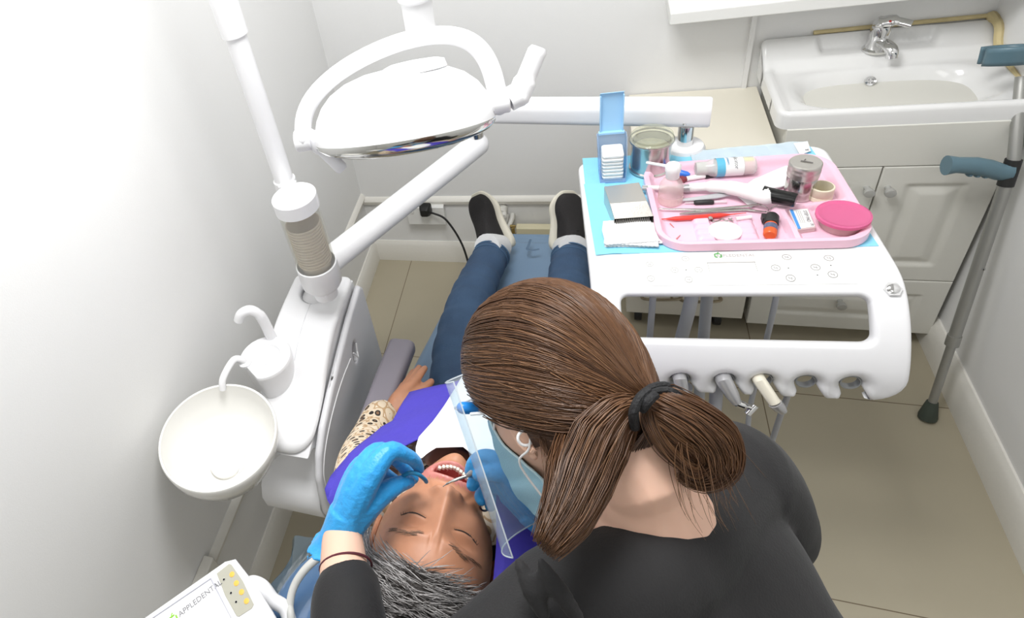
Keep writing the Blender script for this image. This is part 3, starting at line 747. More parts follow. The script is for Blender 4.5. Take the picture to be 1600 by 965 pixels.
# ================================================================== instrument table on the delivery arm
TA = radians(4.5); TU = Vector((cos(TA), sin(TA), 0)); TWd = Vector((sin(TA), -cos(TA), 0)); TO = Vector((-.0383, 1.4842, 0)); TZ = .892
def TT(s, w, z=0.0): return TO + TU * s + TWd * w + Vector((0, 0, TZ + z))
def TM(s, w, z=0.0, rot=0): return frame(TT(s, w, z), TU, -TWd, (0, 0, 1)) @ Matrix.Rotation(radians(rot), 4, 'Z')
def tsw(u, v, z=0.0):
    q = onz(u, v, TZ + z) - TO; return q.dot(TU), q.dot(TWd)
PR = [(-.02, -.002), (.0, 0), (.20, 0), (.36, 0), (.405, -.002), (.435, -.010), (.468, -.032), (.500, -.066), (.526, -.106), (.543, -.146), (.550, -.186), (.550, -.215)]
PR = spline(PR, 12); PL = [0.0]
for a, b in zip(PR, PR[1:]): PL.append(PL[-1] + sqrt((a[0] - b[0]) ** 2 + (a[1] - b[1]) ** 2))
def prof_at(t):
    for i in range(len(PR) - 1):
        if t <= PL[i + 1] or i == len(PR) - 2:
            k = (t - PL[i]) / (PL[i + 1] - PL[i]); a, b = PR[i], PR[i + 1]; d = sqrt((b[0] - a[0]) ** 2 + (b[1] - a[1]) ** 2)
            return a[0] + (b[0] - a[0]) * k, a[1] + (b[1] - a[1]) * k, (b[0] - a[0]) / d, (b[1] - a[1]) / d
def smap(s, t):
    w, z, dw, dz = prof_at(t)
    return TT(s, w, z), (TWd * (-dz) + Vector((0, 0, dw)))
def inv(u, v):
    best = None
    for i in range(0, 700):
        t = PL[-1] * i / 699; w, z, _, _ = prof_at(t); q = onz(u, v, TZ + z) - TO; e = abs(q.dot(TWd) - w)
        if best is None or e < best[0]: best = (e, q.dot(TU), t)
    return best[1], best[2]
tb = thing('instrument_table', 'white dental instrument table with control keys and handpiece holders', 'instrument table', TT(.25, .25, -.06))
SW = .516
t0 = inv(1362, 460)[1]; t1 = inv(1366, 539)[1]; sR = inv(1366, 500)[0]; tB = inv(1300, 627)[1] - .004
sL = SW - sR
holes_px = [(1000, 599), (1065, 599), (1135, 600), (1195, 601), (1263, 604), (1334, 606)]
hol = [inv(*p) for p in holes_px]
print('tray opening', t0, t1, sL, sR, tB, hol)
br = []      # bottom edge, right to left, with a keyhole slot at each holder
out = [(0.035, 0.02)]
def arc(cx, cy, r, a0, a1, n=7): return [(cx + r * cos(radians(a0 + (a1 - a0) * i / n)), cy + r * sin(radians(a0 + (a1 - a0) * i / n))) for i in range(n + 1)]
t00 = PL[12] if False else .02
out = arc(.035, t00 + .035, .035, 180, 270) + arc(SW - .035, t00 + .035, .035, 270, 360) + arc(SW - .055, tB - .055, .055, 0, 90)
hr_ = .0165
for (hs_, ht_) in reversed(hol):
    if hs_ < .07: continue
    # opening leaves the circle and slants down to the right
    out += [(hs_ + .034, tB), (hs_ + .030, tB - .004), (hs_ + hr_ * .98, ht_ + .006)] + arc(hs_, ht_, hr_, 10, -190, 12)[1:] + [(hs_ - hr_ * .98, ht_ + .008), (hs_ - .012, tB - .012), (hs_ - .014, tB - .004), (hs_ - .018, tB)]
out += arc(.055, tB - .055, .055, 90, 180)
opening = rrect(sL, t0, sR, t1, .016)
def ttop(s, t):
    z = 0
    for a, b in hol:
        d = sqrt((s - a) ** 2 + (t - b) ** 2)
        if d < .036: z -= .012 * (1 - sm(.012, .036, d))
    return z
o = MB().sheet(out, [opening], smap, .030, .0085, .009, top=ttop)
shell = obj('table_body', o, wp, tb, sharp=60)
# raised rim line of the top cover, arm boss underneath
obj('arm_boss', MB().lathe([(.045, -.028), (.045, .0), (.040, .010), (.02, .012)], 28, M=Matrix.Translation((tp_.x, tp_.y, .892))).tube([(tp_.x, tp_.y, .870), tuple(TT(.20, .08, -.022))], [(.05, .008)] * 2, 12), wp, tb)
# keypad membrane with printed keys
k0 = [inv(1000, 393), inv(1331, 389), inv(1341, 443), inv(992, 447)]
kmem = mat('keypad_white', (.82, .82, .80), .35)
kmo = obj('keypad', MB().sheet([(k0[0][0], k0[0][1]), (k0[1][0], k0[1][1]), (k0[2][0], k0[2][1]), (k0[3][0], k0[3][1])], [], lambda s, t: (smap(s, t)[0] + Vector(smap(s, t)[1]) * .0009, smap(s, t)[1]), .0012, .012), kmem, tb)
pg = mat('print_midgrey', (.24, .23, .22), .5); pf = mat('print_faint', (.42, .41, .39), .5)
def onsurf(u, v, lift=.0011):
    s, t = inv(u, v); p, nn = smap(s, t); nn = Vector(nn).normalized(); y = -(TWd - nn * TWd.dot(nn)).normalized()
    return frame(p + nn * lift, TU, y, nn)
def keyring(u, v, m, r=.0075):
    M = onsurf(u, v); o = MB(M).lathe([(r, 0), (r, .0004), (r - .0007, .0004), (r - .0007, 0)], 24, caps=(False, False))
    o.box((0, 0, .0002), (r * .7, .0006, .0003)).box((r * .25, -.001, .0002), (.0006, r * .7, .0003)).box((-r * .3, .0012, .0002), (.0006, r * .5, .0003))
    obj('key', o, m, kmo)
for u, v in ((1229, 402), (1212, 419), (1235, 434.6), (1295, 404), (1274, 418), (1301, 429)): keyring(u, v, pg)
for u, v in ((1070.8, 404.7), (1054, 422.5), (1091.5, 422), (1076, 437), (1015, 413), (1017, 435.6)): keyring(u, v, pf, .0068)
for u, v in ((1231.7, 419), (1298, 415), (1277, 430), (1072, 422)): obj('indicator', MB(onsurf(u, v)).lathe([(.0012, 0), (.0012, .0004)], 10), mat('print_dark', (.15, .15, .15), .5), kmo)
obj('display', MB(onsurf(1144, 418)).box((0, .013, .0001), (.082, .0012, .0003)).box((.040, 0, .0001), (.0007, .026, .0003)).box((-.040, 0, .0001), (.0007, .026, .0003)), pf, kmo)
obj('lettering', text_mesh('APPLEDENTAL', .0105, onsurf(1149, 400)), pf, kmo)
logo(onsurf(1122, 400), .013, mat('logo_dark_green', (.12, .40, .12), .4), kmo)
M = onsurf(1394, 452, .0005)
o = MB(M).prism([(.0135 * cos(pi / 3 * i), .0135 * sin(pi / 3 * i)) for i in range(6)], 0, .005).lathe([(.009, .005), (.009, .008), (.007, .0095)], 20)
obj('chrome_button', o, chrome, tb)
# holder clips in the keyhole cups
for a, b in hol:
    if a < .1: continue
    M0 = onsurf(*holes_px[hol.index((a, b))], -.008)
    obj('holder_clip', MB(M0).lathe([(.0165, -.020), (.0165, -.006), (.0145, -.006), (.0145, -.020)], 20, caps=(False, False)), mat('clip_grey', (.36, .37, .38), .35, metal=.3), tb)

# ------------------------------------------------------------------ handpieces in the holders
hg = mat('handpiece_grey', (.52, .52, .53), .25, metal=.5)
def hpt(u, v, dz):   # a point above the holder along the line of sight at table depth
    s, t = inv(u, v); p, nn = smap(s, t); return p + Vector(nn).normalized() * dz
H2 = onsurf(*holes_px[1], 0)
a = hpt(1063, 594, .000); b = hpt(1068, 618, .016); c2 = hpt(1068, 627, .020)
t_ = thing('turbine_handpiece', 'short grey turbine handpiece with needle bur in the second holder', 'dental handpiece', a)
obj('handle', MB().tube([hpt(1063, 590, -.04), a, a.lerp(b, .6), b], [.013, .0125, .011, .008], 18), hg, t_)
hd2 = obj('head', MB().tube([c2 - TU * .008, c2 + TU * .009], .0065, 16, round_ends=True), chrome, t_)
obj('bur', MB().tube([c2 + TU * .009, c2 + TU * .024 - Vector((0, 0, .001))], [.0012, .0005], 8), brass, t_)
a = hpt(1132, 596, .000); b = hpt(1148, 617, .018); c2 = hpt(1172, 627, .020)
t_ = thing('contra_angle_handpiece', 'grey contra-angle handpiece with bent silver head in the third holder', 'dental handpiece', a)
obj('handle', MB().tube([hpt(1131, 592, -.04), a, a.lerp(b, .6), b], [.015, .0145, .0125, .0085], 18), hg, t_)
obj('neck', MB().tube(spline([tuple(b), tuple(b.lerp(c2, .5)), tuple(c2)], 5), [.0075] * 6 + [.0055] * 5, 14), chrome, t_)
obj('head', MB().tube([c2 + TU * .006 + Vector((0, .004, .004)), c2 - TU * .008 - Vector((0, .008, .010))], .0065, 14), chrome, t_, bevel=.001)
a = hpt(1188, 596, .000); b = hpt(1206, 616, .020); c2 = hpt(1218, 626, .024)
t_ = thing('scaler_handpiece', 'cream scaler handpiece with grey tip in the fourth holder', 'dental handpiece', a)
obj('handle', MB().tube([hpt(1184, 592, -.04), a, b], [.0115, .0112, .0105], 18), mat('scaler_cream', (.78, .74, .62), .35), t_)
obj('tip_collar', MB().tube([b, b.lerp(c2, .5), c2], [.0118, .0112, .0075], 18).tube([c2, c2 + (c2 - b) * .15], [.004, .003], 10), hg, t_)
# hoses hanging under the table
hosem = mat('hose_silver', (.42, .43, .46), .4)
def hang(pts, r, lab):
    solo('handpiece_hose', MB().tube(spline([tuple(p) for p in pts], 8), r, 12), hosem, lab, 'hose', at=tuple(pts[-1]), group='handpiece hoses under the instrument table')
for u, zt_, r, lab, back in ((1020, .80, .0065, 'thin grey hose hanging below the instrument table, left of the thick one', .0), (1080, .80, .013, 'thick grey hose slanting down below the instrument table opening', -.05), (1212, .80, .0055, 'thin grey hose seen below the table in front of the vanity', 0)):
    p = onz(u, 468, .80); q = Vector((p.x + back * .6, p.y - .01, .42)); 
    hang([(p.x, p.y + .02, .855), p, p.lerp(q, .5), q, (q.x + .01, q.y - .05, .30), (q.x + .02, q.y - .09, .36), (q.x + .02, q.y - .11, .60), (q.x + .02, q.y - .115, .67)], r, lab)
p = onz(1117, 640, .62)
hang([(p.x, p.y + .03, .68), p, (p.x, p.y - .005, .45), (p.x + .01, p.y + .08, .32), (p.x + .01, p.y + .20, .40), (p.x, p.y + .26, .85)], .012, 'grey hose below the contra-angle handpiece')

# ------------------------------------------------------------------ blue mat and pink tray
bmat = mat('mat_blue', (.27, .67, .88), .6, bump=.15, scale=70, var=.05)
def matz(s, t): return .0016 * sin(22 * s + 3) * sin(15 * t) + .0015 + (.003 * max(0, 1 - s / .05) if s < .05 else 0)
o = MB().sheet([(.012, -.012), (.25, -.008), (.46, -.014), (.487, .005), (.494, .15), (.503, .345), (.40, .347), (.2, .350), (.016, .352), (.010, .17)], [], lambda s, t: (TT(s, t, .0016), (0, 0, 1)), .0012, .012, top=lambda s, t: matz(s, t) * .5)
solo('bench_mat', o, bmat, 'light blue disposable mat covering the top of the instrument table', 'mat', at=TT(.25, .17, .0008))
o = MB().sheet([(.008, .10), (.055, .10), (.058, .35), (.015, .356)], [], lambda s, t: (TT(s, t, .0042), (0, 0, 1)), .001, .012, top=lambda s, t: .001 * sin(30 * t))
solo('folded_mat_strip', o, bmat, 'narrow folded blue strip along the near end of the mat under the white gauze', 'mat', at=TT(.03, .2, .003))
pinkm = mat('tray_pink', (.87, .56, .68), .3, coat=.1)
PT0, PT1, PW0, PW1 = .136, .500, .060, .352; PZ = .0042
def trayz(s, t):
    h = .0
    e = min(s - PT0, PT1 - s, t - PW0, PW1 - t)
    for (cx, cy) in ((PT0, PW0), (PT1, PW0), (PT0, PW1), (PT1, PW1)):
        r = .055; qx = cx + (r if cx == PT0 else -r); qy = cy + (r if cy == PW0 else -r)
        if (s - qx) * (1 if cx == PT1 else -1) > 0 and (t - qy) * (1 if cy == PW1 else -1) > 0: e = min(e, r - sqrt((s - qx) ** 2 + (t - qy) ** 2))
    rim = 1 - sm(.010, .022, e)
    h = .0175 * rim
    wr = .238 - .14 * (s - .372)     # ridge across on the right
    if s > .355: h = max(h, .012 * (1 - sm(.004, .011, abs(t - wr))) * sm(.352, .366, s))
    if t > wr: h = max(h, .012 * (1 - sm(.004, .011, abs(s - .374 - (t - .24) * .05))) * sm(wr - .006, wr + .004, t))
    for a0 in (.210, .284):        # stepped rests for instruments
        if a0 < s < a0 + .034 and .252 < t < .325:
            k = min(sm(a0, a0 + .005, s), 1 - sm(a0 + .029, a0 + .034, s))
            h = max(h, k * (.004 + .004 * abs(sin((t - .252) / .0183 * pi))))
    return h
o = MB().sheet(rrect(PT0, PW0, PT1, PW1, .055, 10), [], lambda s, t: (TT(s, t, PZ + .002), (0, 0, 1)), .002, .0042, .0, top=trayz)
solo('instrument_tray', o, pinkm, 'pink plastic divided tray full of small tools on the blue mat', 'tray', at=TT(.32, .2, PZ))
FZ = PZ + .0025   # tray floor
# ------------------------------------------------------------------ things on the mat
steel = mat('steel', (.55, .54, .51), .22, metal=1)
steel2 = mat('steel_brushed', (.60, .58, .54), .36, metal=.9, bump=.05, scale=300)
MZ = .0035
t_ = thing('cotton_jar', 'round polished steel jar with clear glass lid at the back of the table', 'jar', TM(.157, .051, MZ))
obj('jar_body', MB(TM(.157, .051, MZ)).lathe([(.043, 0), (.0455, .002), (.0455, .007), (.0425, .010), (.0425, .080), (.040, .080), (.040, .012), (.005, .011)], 40), steel, t_)
glass = clear('lid_glass', (.86, .87, .80), .80, .05)
obj('glass_lid', MB(TM(.157, .051, MZ)).lathe([(.0425, .079), (.0465, .081), (.0465, .088), (.043, .091), (.044, .097), (.041, .100), (.034, .0985), (.030, .092), (.005, .090)], 40), glass, t_)
obj('lid_ring', MB(TM(.157, .051, MZ)).lathe([(.0468, .082), (.0475, .0845), (.0468, .087), (.0455, .0845)], 40, caps=(False, False)), steel, t_)
obj('contents', MB(TM(.157, .051, MZ)).lathe([(.039, .062), (.03, .068), (.005, .070)], 24), mat('jar_contents', (.42, .40, .28), .7, bump=.5, scale=80, var=.3), t_)
# blue cotton dispenser
bp = clear('dispenser_blue', (.72, .84, .97), .72, .15); bps = mat('dispenser_blue_solid', (.36, .64, .91), .35)
BX = (.072, .072)
t_ = thing('cotton_dispenser', 'blue plastic dispenser with raised lid holding white cotton pads', 'dispenser', TM(*BX, MZ))
M = TM(*BX, MZ)
o = MB(M)
for sx in (-1, 1): o.loft([[(sx * (.027 + .004 * z / .1) + k, y, z) for y, z in ((-.027, 0), (.024, 0), (.030, .105), (.010, .105), (-.027, .050))] for k in (-.0008, .0008)])
o.box((0, -.001, .001), (.054, .052, .002)).loft([[(x * (.027 + .004 * z / .1), y, z) for x, y, z in ((-1, .024, 0), (1, .024, 0), (1, .030, .105), (-1, .030, .105))], [(x * (.027 + .004 * z / .1), y + .0015, z) for x, y, z in ((-1, .024, 0), (1, .024, 0), (1, .030, .105), (-1, .030, .105))]]).box((0, -.027, .005), (.054, .0015, .010))
obj('box', o, bp, t_)
o = MB(M)
rings = []
for z, y in ((.102, .030), (.108, .032), (.14, .035), (.18, .038), (.205, .037), (.212, .030)):
    rings.append([(-.025, y, z), (.025, y, z), (.025, y + .003, z), (-.025, y + .003, z)])
o.loft(rings); o.box((0, .029, .106), (.056, .010, .006)); o.box((-.024, .031, .155), (.003, .006, .10)); o.box((.024, .031, .155), (.003, .006, .10))
obj('lid', o, bps, t_, bevel=.0008)
cot = mat('cotton_white', (.86, .86, .84), .85, bump=.4, scale=200)
cp = None
for k in range(7):
    M2 = M @ Matrix.Translation((random.uniform(-.0008, .0008), -.002 + random.uniform(-.001, .001), .0095 + k * .0098)) @ Matrix.Rotation(radians(8), 4, 'X')
    if cp is None:
        cp = solo('cotton_pad', MB().loft([[(x * k_, y * k_, z) for x, y in rrect(-.0232, -.0215, .0232, .0215, .006)] for k_, z in ((.95, 0), (1, .002), (1, .0068), (.95, .0085))]), cot, 'white square cotton pad stacked in the blue dispenser', 'cotton pad', at=(0, 0, 0), group='cotton pads in the blue dispenser')
        cp.matrix_world = M2
    else:
        q = cp.copy(); COL.objects.link(q); q.matrix_world = M2
# steel napkin box
zr, zf = .052, .030
b1, b2 = TT(*tsw(944, 291, zr), zr), TT(*tsw(998.6, 284.6, zr), zr); r1, r2 = TT(*tsw(953, 318, zr), zr), TT(*tsw(1011, 313.6, zr), zr)
f1, f2 = TT(*tsw(960, 342, zf), zf), TT(*tsw(1021.5, 337.5, zf), zf)
mz = MZ
fl = lambda p: Vector((p.x, p.y, TZ + mz))
t_ = thing('steel_box', 'brushed steel box with sloping lid on the blue mat', 'box', fl(r1.lerp(f2, .5)))
o = MB().add([b1, b2, r1, r2, f1, f2, fl(b1), fl(b2), fl(f1), fl(f2)], [(0, 1, 3, 2), (2, 3, 5, 4), (0, 2, 4, 8, 6), (1, 7, 9, 5, 3), (0, 6, 7, 1), (6, 8, 9, 7)])
obj('case', o, steel2, t_, bevel=.0012)
o = MB()
ex = (f2 - f1); ey = (fl(f1) - f1); nrm_ = ex.cross(ey).normalized()
if nrm_.y > 0: nrm_ = -nrm_
o.add([f1 + ex * .04 + ey * .06 , f2 - ex * .04 + ey * .06, fl(f2) - ex * .04 - ey * .02, fl(f1) + ex * .04 - ey * .02, f1 + ex * .04 + ey * .06 + nrm_ * -.03, f2 - ex * .04 + ey * .06 - nrm_ * .03, fl(f2) - ex * .04 - ey * .02 - nrm_ * .03, fl(f1) + ex * .04 - ey * .02 - nrm_ * .03], [(0, 1, 5, 4), (1, 2, 6, 5), (2, 3, 7, 6), (3, 0, 4, 7), (4, 5, 6, 7)])
for k in range(16):
    p = f1 + ex * (.06 + .055 * k); o.tube([p + ey * .1 + nrm_ * .0005, p + ey * .97 + nrm_ * .0005], .0011, 6)
obj('rack_front', o, mat('rack_dark', (.16, .15, .13), .5, metal=.6), t_)
# gauze swabs
gz = mat('gauze', (.86, .86, .86), .8, bump=.3, scale=400)
prev = None
for k, (rot, ds, dw, lab) in enumerate(((-3, 0, 0, 'bottom white gauze swab of the pile at the near corner of the mat'), (2, .004, -.003, 'second white gauze swab of the pile at the near corner of the mat'), (-7, .001, .002, 'third white gauze swab of the pile at the near corner of the mat'), (4, -.003, -.001, 'top white gauze swab of the pile at the near corner of the mat'))):
    M2 = TM(.088 + ds, .296 + dw, .0070 + .0034 * k, rot)
    if prev is None:
        poly = [(-.052, -.038)] + [(-.052 + .104 * i / 26, -.038 - (.0015 if i % 2 else 0)) for i in range(1, 26)] + [(.052, -.038), (.050, 0), (.047, .038), (-.045, .040), (-.052, .01)]
        prev = solo('gauze_swab', MB().sheet(poly, [], lambda s, t: ((s, t, 0), (0, 0, 1)), .0028, .008, .002, top=lambda s, t: .0009 * sin(90 * s) * sin(70 * t)), gz, lab, 'gauze swab', at=(0, 0, 0), group='pile of gauze swabs'); prev.matrix_world = M2
    else:
        q = prev.copy(); COL.objects.link(q); q.matrix_world = M2; q['label'] = lab
# sterile pouch at the back
pou = clear('pouch_film', (.86, .94, .98), .45, .2)
pq = [tsw(*p, .004) for p in ((1077, 237), (1232, 223), (1262, 221), (1266, 236), (1246, 243), (1225, 247), (1085, 262))]
t_ = thing('sterile_pouch', 'crumpled clear sterile pouch lying on the blue mat behind the tray', 'pouch', TM(.35, .02, MZ))
obj('film', MB().sheet(pq, [], lambda s, t: (TT(s, t, .0055), (0, 0, 1)), .0008, .006, top=lambda s, t: .002 * sin(60 * s + 40 * t) * sin(50 * t + 1) + .001 * sin(140 * s - 60 * t)), pou, t_)
pq = [tsw(*p, .008) for p in ((1240, 224), (1262, 221), (1267, 236), (1250, 242))]
obj('end_flap', MB().sheet(pq, [], lambda s, t: (TT(s, t, .0085), (0, 0, 1)), .0008, .006), gz, t_)
obj('print', text_mesh('SL', .009, TM(*tsw(1261, 234, .009), .0095, 80)), pr, t_)
# ------------------------------------------------------------------ things in the pink tray
def tpt(u, v, z): s, w = tsw(u, v, z); return TT(s, w, z)
# applicator bottle lying on its side
R1 = .0205; a = tpt(1086, 264, FZ + R1); b = tpt(1180, 258, FZ + R1)
X = (b - a); LL = X.length; X.normalize(); Z = Vector((0, 0, 1)); Y = Z.cross(X)
BM = frame(a, Y, Z, X)
t_ = thing('applicator_bottle', 'clear bottle of micro brushes with white label lying in the pink tray', 'bottle', a - Vector((0, 0, R1)))
obj('bottle_body', MB(BM).lathe([(.012, 0), (.016, .001), (.0165, .024), (.0190, .030), (R1, .036), (R1, LL - .004), (R1 - .004, LL)], 32), clear('bottle_clear', (.93, .93, .92), .55, .08), t_)
lb = obj('label_band', MB(BM).lathe([(R1 + .0003, .044), (R1 + .0005, .045), (R1 + .0005, LL * .78), (R1 + .0003, LL * .78 + .001)], 32, caps=(False, False)), mat('label_white', (.85, .85, .84), .4), t_)
obj('blue_band', MB(BM).lathe([(R1 + .0008, .040), (R1 + .0008, .056)], 32, caps=(False, False)), mat('label_blue', (.12, .46, .66), .4), lb)
def wrap(txt, size, zc, ang0, m):
    tm = text_mesh(txt, size, Matrix(), align='CENTER'); o = MB(BM)
    V = []
    for p in tm.v:
        th = radians(ang0) + p.x / R1; V.append(((R1 + .0012) * cos(th), (R1 + .0012) * sin(th), zc + p.y))
    o.add(V, tm.f); obj('lettering', o, m, lb)
wrap('applicator', .0115, LL * .66, 95, pr); wrap('micro', .007, LL * .53, 110, mat('print_blue', (.1, .3, .5), .5)); wrap('applicator', .006, .062, 95, mat('print_blue', (.1, .3, .5), .5))
o = MB(BM).lathe([(R1 - .003, LL * .80), (R1 - .003, LL - .006), (.004, LL - .004)], 24); obj('brush_heads', o, mat('brush_pink', (.85, .45, .48), .7, bump=.5, scale=300, var=.2), t_)
o = MB(BM); 
for k in range(9):
    th = radians(-20 - 8 * k); o.tube([((R1 - .0025) * cos(th + 2.2), (R1 - .0025) * sin(th + 2.2), LL * .80), ((R1 - .0035) * cos(th + 2.2), (R1 - .0035) * sin(th + 2.2), LL - .005)], .0016, 6)
obj('brush_heads', o, mat('brush_yellow', (.75, .72, .10), .6), t_)
o = MB(BM).lathe([(.0145, .002), (.0145, .022), (.005, .023)], 20); obj('brush_bundle', o, mat('bundle_grey', (.55, .56, .50), .7, bump=.5, scale=300, stretch=(8, 8, 1)), t_)
# syringe
a = tpt(1062, 281, FZ + .006); b = tpt(1117, 272, FZ + .006); d = (b - a).normalized(); LL = (b - a).length
t_ = thing('resin_syringe', 'small white resin syringe with black cap behind the curing light', 'syringe', a)
obj('barrel', MB().tube([a + d * .012, b - d * .02], .0058, 16), mat('label_white', (.85, .85, .84), .4), t_)
obj('cap', MB().tube([b - d * .021, b - d * .004, b], [.0070, .0066, .004], 16), blk, t_)
obj('plunger', MB().tube([a - d * .004, a + d * .008], .0085, 16).tube([a + d * .008, a + d * .014], .006, 12), mat('plunger_maroon', (.22, .04, .05), .4), t_)
a = tpt(1063, 270, FZ + .006); b = tpt(1078, 273, FZ + .006)
solo('blue_cap', MB().tube([a, a.lerp(b, .7), b], [.0075, .0065, .003], 16), mat('cap_blue', (.05, .20, .75), .35), 'small bright blue cap beside the resin syringe', 'cap')
# glass dropper bottle
M = TM(*tsw(1047, 314, FZ), FZ)
t_ = thing('dropper_bottle', 'little clear glass bottle with white pump top at the near end of the tray', 'bottle', M)
gl = clear('clear_glass', (.97, .90, .90), .70, .04)
obj('glass_body', MB(M).lathe([(.022, 0), (.0245, .002), (.0245, .034), (.0235, .046), (.018, .058), (.011, .064), (.0105, .072)], 32), gl, t_)
obj('base_label', MB(M).lathe([(.0249, .003), (.0249, .022)], 32, caps=(False, False)), clear('label_film', (.95, .80, .78), .4, .4), t_)
obj('pump_cap', MB(M).lathe([(.0125, .066), (.0135, .068), (.0135, .080), (.0150, .084), (.0155, .096), (.012, .101), (.004, .102)], 28), mat('label_white', (.85, .85, .84), .4), t_)
a = M @ Vector((-.006, .0, .095)); b = tpt(1011, 254, .082)
obj('spout', MB().tube([a, b], [.0038, .0032], 12), mat('label_white', (.85, .85, .84), .4), t_)
# curing light
Z1 = .034
pts = [tpt(u, v, z) for u, v, z in ((1062, 294, .016), (1080, 293, .020), (1110, 291, .026), (1140, 293, .032), (1165, 298, .036), (1185, 303, .038), (1198, 306, .038))]
t_ = thing('curing_light', 'white curing light with black head lying across the pink tray', 'curing light', pts[2])
obj('handle', MB().tube(spline([tuple(p) for p in pts], 5), [.0085] * 5 + [.010] * 5 + [.0135] * 5 + [.0155] * 5 + [.0165] * 5 + [.0185] * 6, 22, round_ends=True), mat('tool_white', (.85, .84, .83), .25), t_)
a = tpt(1198, 304, .040); b = tpt(1244, 313, .040)
obj('head', MB().tube([a - (b - a) * .15, a, b - (b - a) * .06, b], [.0175, .0165, .0145, .0135], 22), mat('head_black', (.012, .012, .012), .25), t_)
obj('neck_ring', MB().tube([tpt(1064, 295, .017), tpt(1078, 294, .020)], .0092, 18), hg, t_)
obj('tip', MB().tube([tpt(1005, 293, .020), tpt(1062, 294, .017)], [.0055, .006], 14), mat('tool_white', (.85, .84, .83), .25), t_)
obj('tip_end', MB().tube([tpt(1003, 294, .020), tpt(1012, 294, .0195)], .0062, 14), hg, t_)
# silver spatula
pts = [tpt(1058, 313, .014), tpt(1085, 311, .014), tpt(1120, 306, .014), tpt(1150, 301, .014)]
solo('cement_spatula', MB().tube(pts, [(.003, .0025), (.006, .004), (.008, .0045), (.005, .003)], 14), mat('pewter', (.60, .61, .63), .3, metal=.4), 'dull grey spatula handle lying in front of the curing light', 'spatula')
a = tpt(1070, 317, .011); b = tpt(1135, 315, .011); d = b - a
t_ = thing('interdental_brush', 'clear brush with black grip below the grey spatula', 'brush', a)
obj('rod', MB().tube([a, b], [.0015, .004], 10), clear('clear_rod', (.95, .90, .92), .6, .1), t_)
obj('grip', MB().tube([a + d * .22, a + d * .26, a + d * .66, a + d * .70], [.003, .0055, .0055, .0045], 14), blk, t_)
# tweezers
t_ = thing('dental_tweezers', 'long steel dental tweezers lying across the tray', 'tweezers', tpt(1100, 330, .012))
obj('arm', MB().tube([tpt(1018, 326, .014), tpt(1070, 327, .014), tpt(1100, 328, .014), tpt(1165, 322, .016), tpt(1195, 318, .014)], [(.0015, .0015), (.003, .002), (.0045, .0025), (.0035, .002), (.0012, .0012)], 10), steel, t_)
obj('arm', MB().tube([tpt(1062, 334, .012), tpt(1100, 330, .012), tpt(1165, 327, .012), tpt(1205, 332, .012)], [(.0015, .0015), (.0045, .0025), (.0035, .002), (.0012, .0012)], 10), steel, t_)
o = MB().tube(spline([tuple(tpt(u, v, .014)) for u, v in ((1170, 323), (1185, 320), (1198, 324), (1199, 330), (1180, 329))], 6), .0009, 6)
o.tube(spline([tuple(tpt(u, v, .014)) for u, v in ((1199, 331), (1208, 323), (1215, 320))], 6), .0009, 6)
solo('bent_probe', o, steel, 'thin bent steel wire probe at the end of the tweezers', 'probe')
# red probe
pts = [tpt(1024, 342, .012), tpt(1040, 342, .012), tpt(1056, 341.5, .013), tpt(1080, 340, .013), tpt(1125, 336.5, .013), tpt(1141, 335, .012), tpt(1166, 332.5, .012)]
solo('endo_probe', MB().tube(pts, [.0006, .0014, .0050, .0052, .0052, .0014, .0006], 14), mat('probe_red', (.75, .055, .04), .35), 'slim red plastic probe below the steel tweezers', 'probe')
# little wire clamp
c = tpt(1110, 343, .010); o = MB()
o.lathe([(.0065, -.004), (.0065, .004), (.004, .004), (.004, -.004)], 18, M=frame(c, TU, (0, 0, 1), TWd), caps=(False, False))
pts = [tpt(1113, 346, .011), tpt(1122, 345, .012), tpt(1128, 342, .013), tpt(1136, 345, .013), tpt(1144, 341, .012)]
o.tube(spline([tuple(p) for p in pts], 5), .0016, 8).tube([tpt(1138, 341, .012), tpt(1146, 346, .011)], .0013, 8)
solo('matrix_clamp', o, steel, 'small twisted metal clamp behind the white disc', 'clamp')
solo('clear_sleeve', MB().tube([tpt(1150, 342, .015), tpt(1174, 339, .015)], .0042, 14), mat('sleeve_pinkish', (.86, .74, .76), .3), 'short pale plastic sleeve on the stepped rest right of the metal clamp', 'sleeve')
solo('white_disc', MB(TM(*tsw(1133, 362, .01), FZ)).lathe([(.027, 0), (.0295, .003), (.0295, .007), (.026, .0095), (.004, .0100)], 36), mat('disc_white', (.86, .85, .84), .4), 'plain white round disc between the stepped rests of the tray', 'disc')
for (u, v, w_), lab in zip(((1050, 352, 1), (1060, 370, -1)), ('tiny reddish paper point in the tray, farther one', 'tiny reddish paper point in the tray, nearer the rim')):
    solo('paper_point', MB().tube([tpt(u - 3, v - 3 * w_, .0085), tpt(u + 3, v + 3 * w_, .0085)], [.0012, .0007], 8), mat('point_red', (.62, .22, .20), .5), lab, 'paper point', group='loose paper points')
# small black and orange bottle on its side
a = tpt(1203, 368, FZ + .0115); b = tpt(1206, 336, FZ + .0115); d = (b - a)
t_ = thing('bond_bottle', 'small orange bottle with black screw cap lying in the tray', 'bottle', a)
obj('body', MB().tube([a, a + d * .04, a + d * .45, a + d * .52, a + d * .56], [.0095, .0115, .0115, .0105, .007], 22), mat('bottle_orange', (.72, .12, .03), .35), t_)
obj('label', MB().tube([a + d * .22, a + d * .44], .0118, 22, caps=False), mat('label_navy', (.10, .12, .20), .4, var=.8, scale=160), t_)
obj('cap', MB().tube([a + d * .53, a + d * .56, a + d * .90, a + d * 1.0], [.0120, .0130, .0130, .0095], 22).box(a + d * .85 - TU * .012, (.010, .016, .014)), blk, t_, bevel=.001)
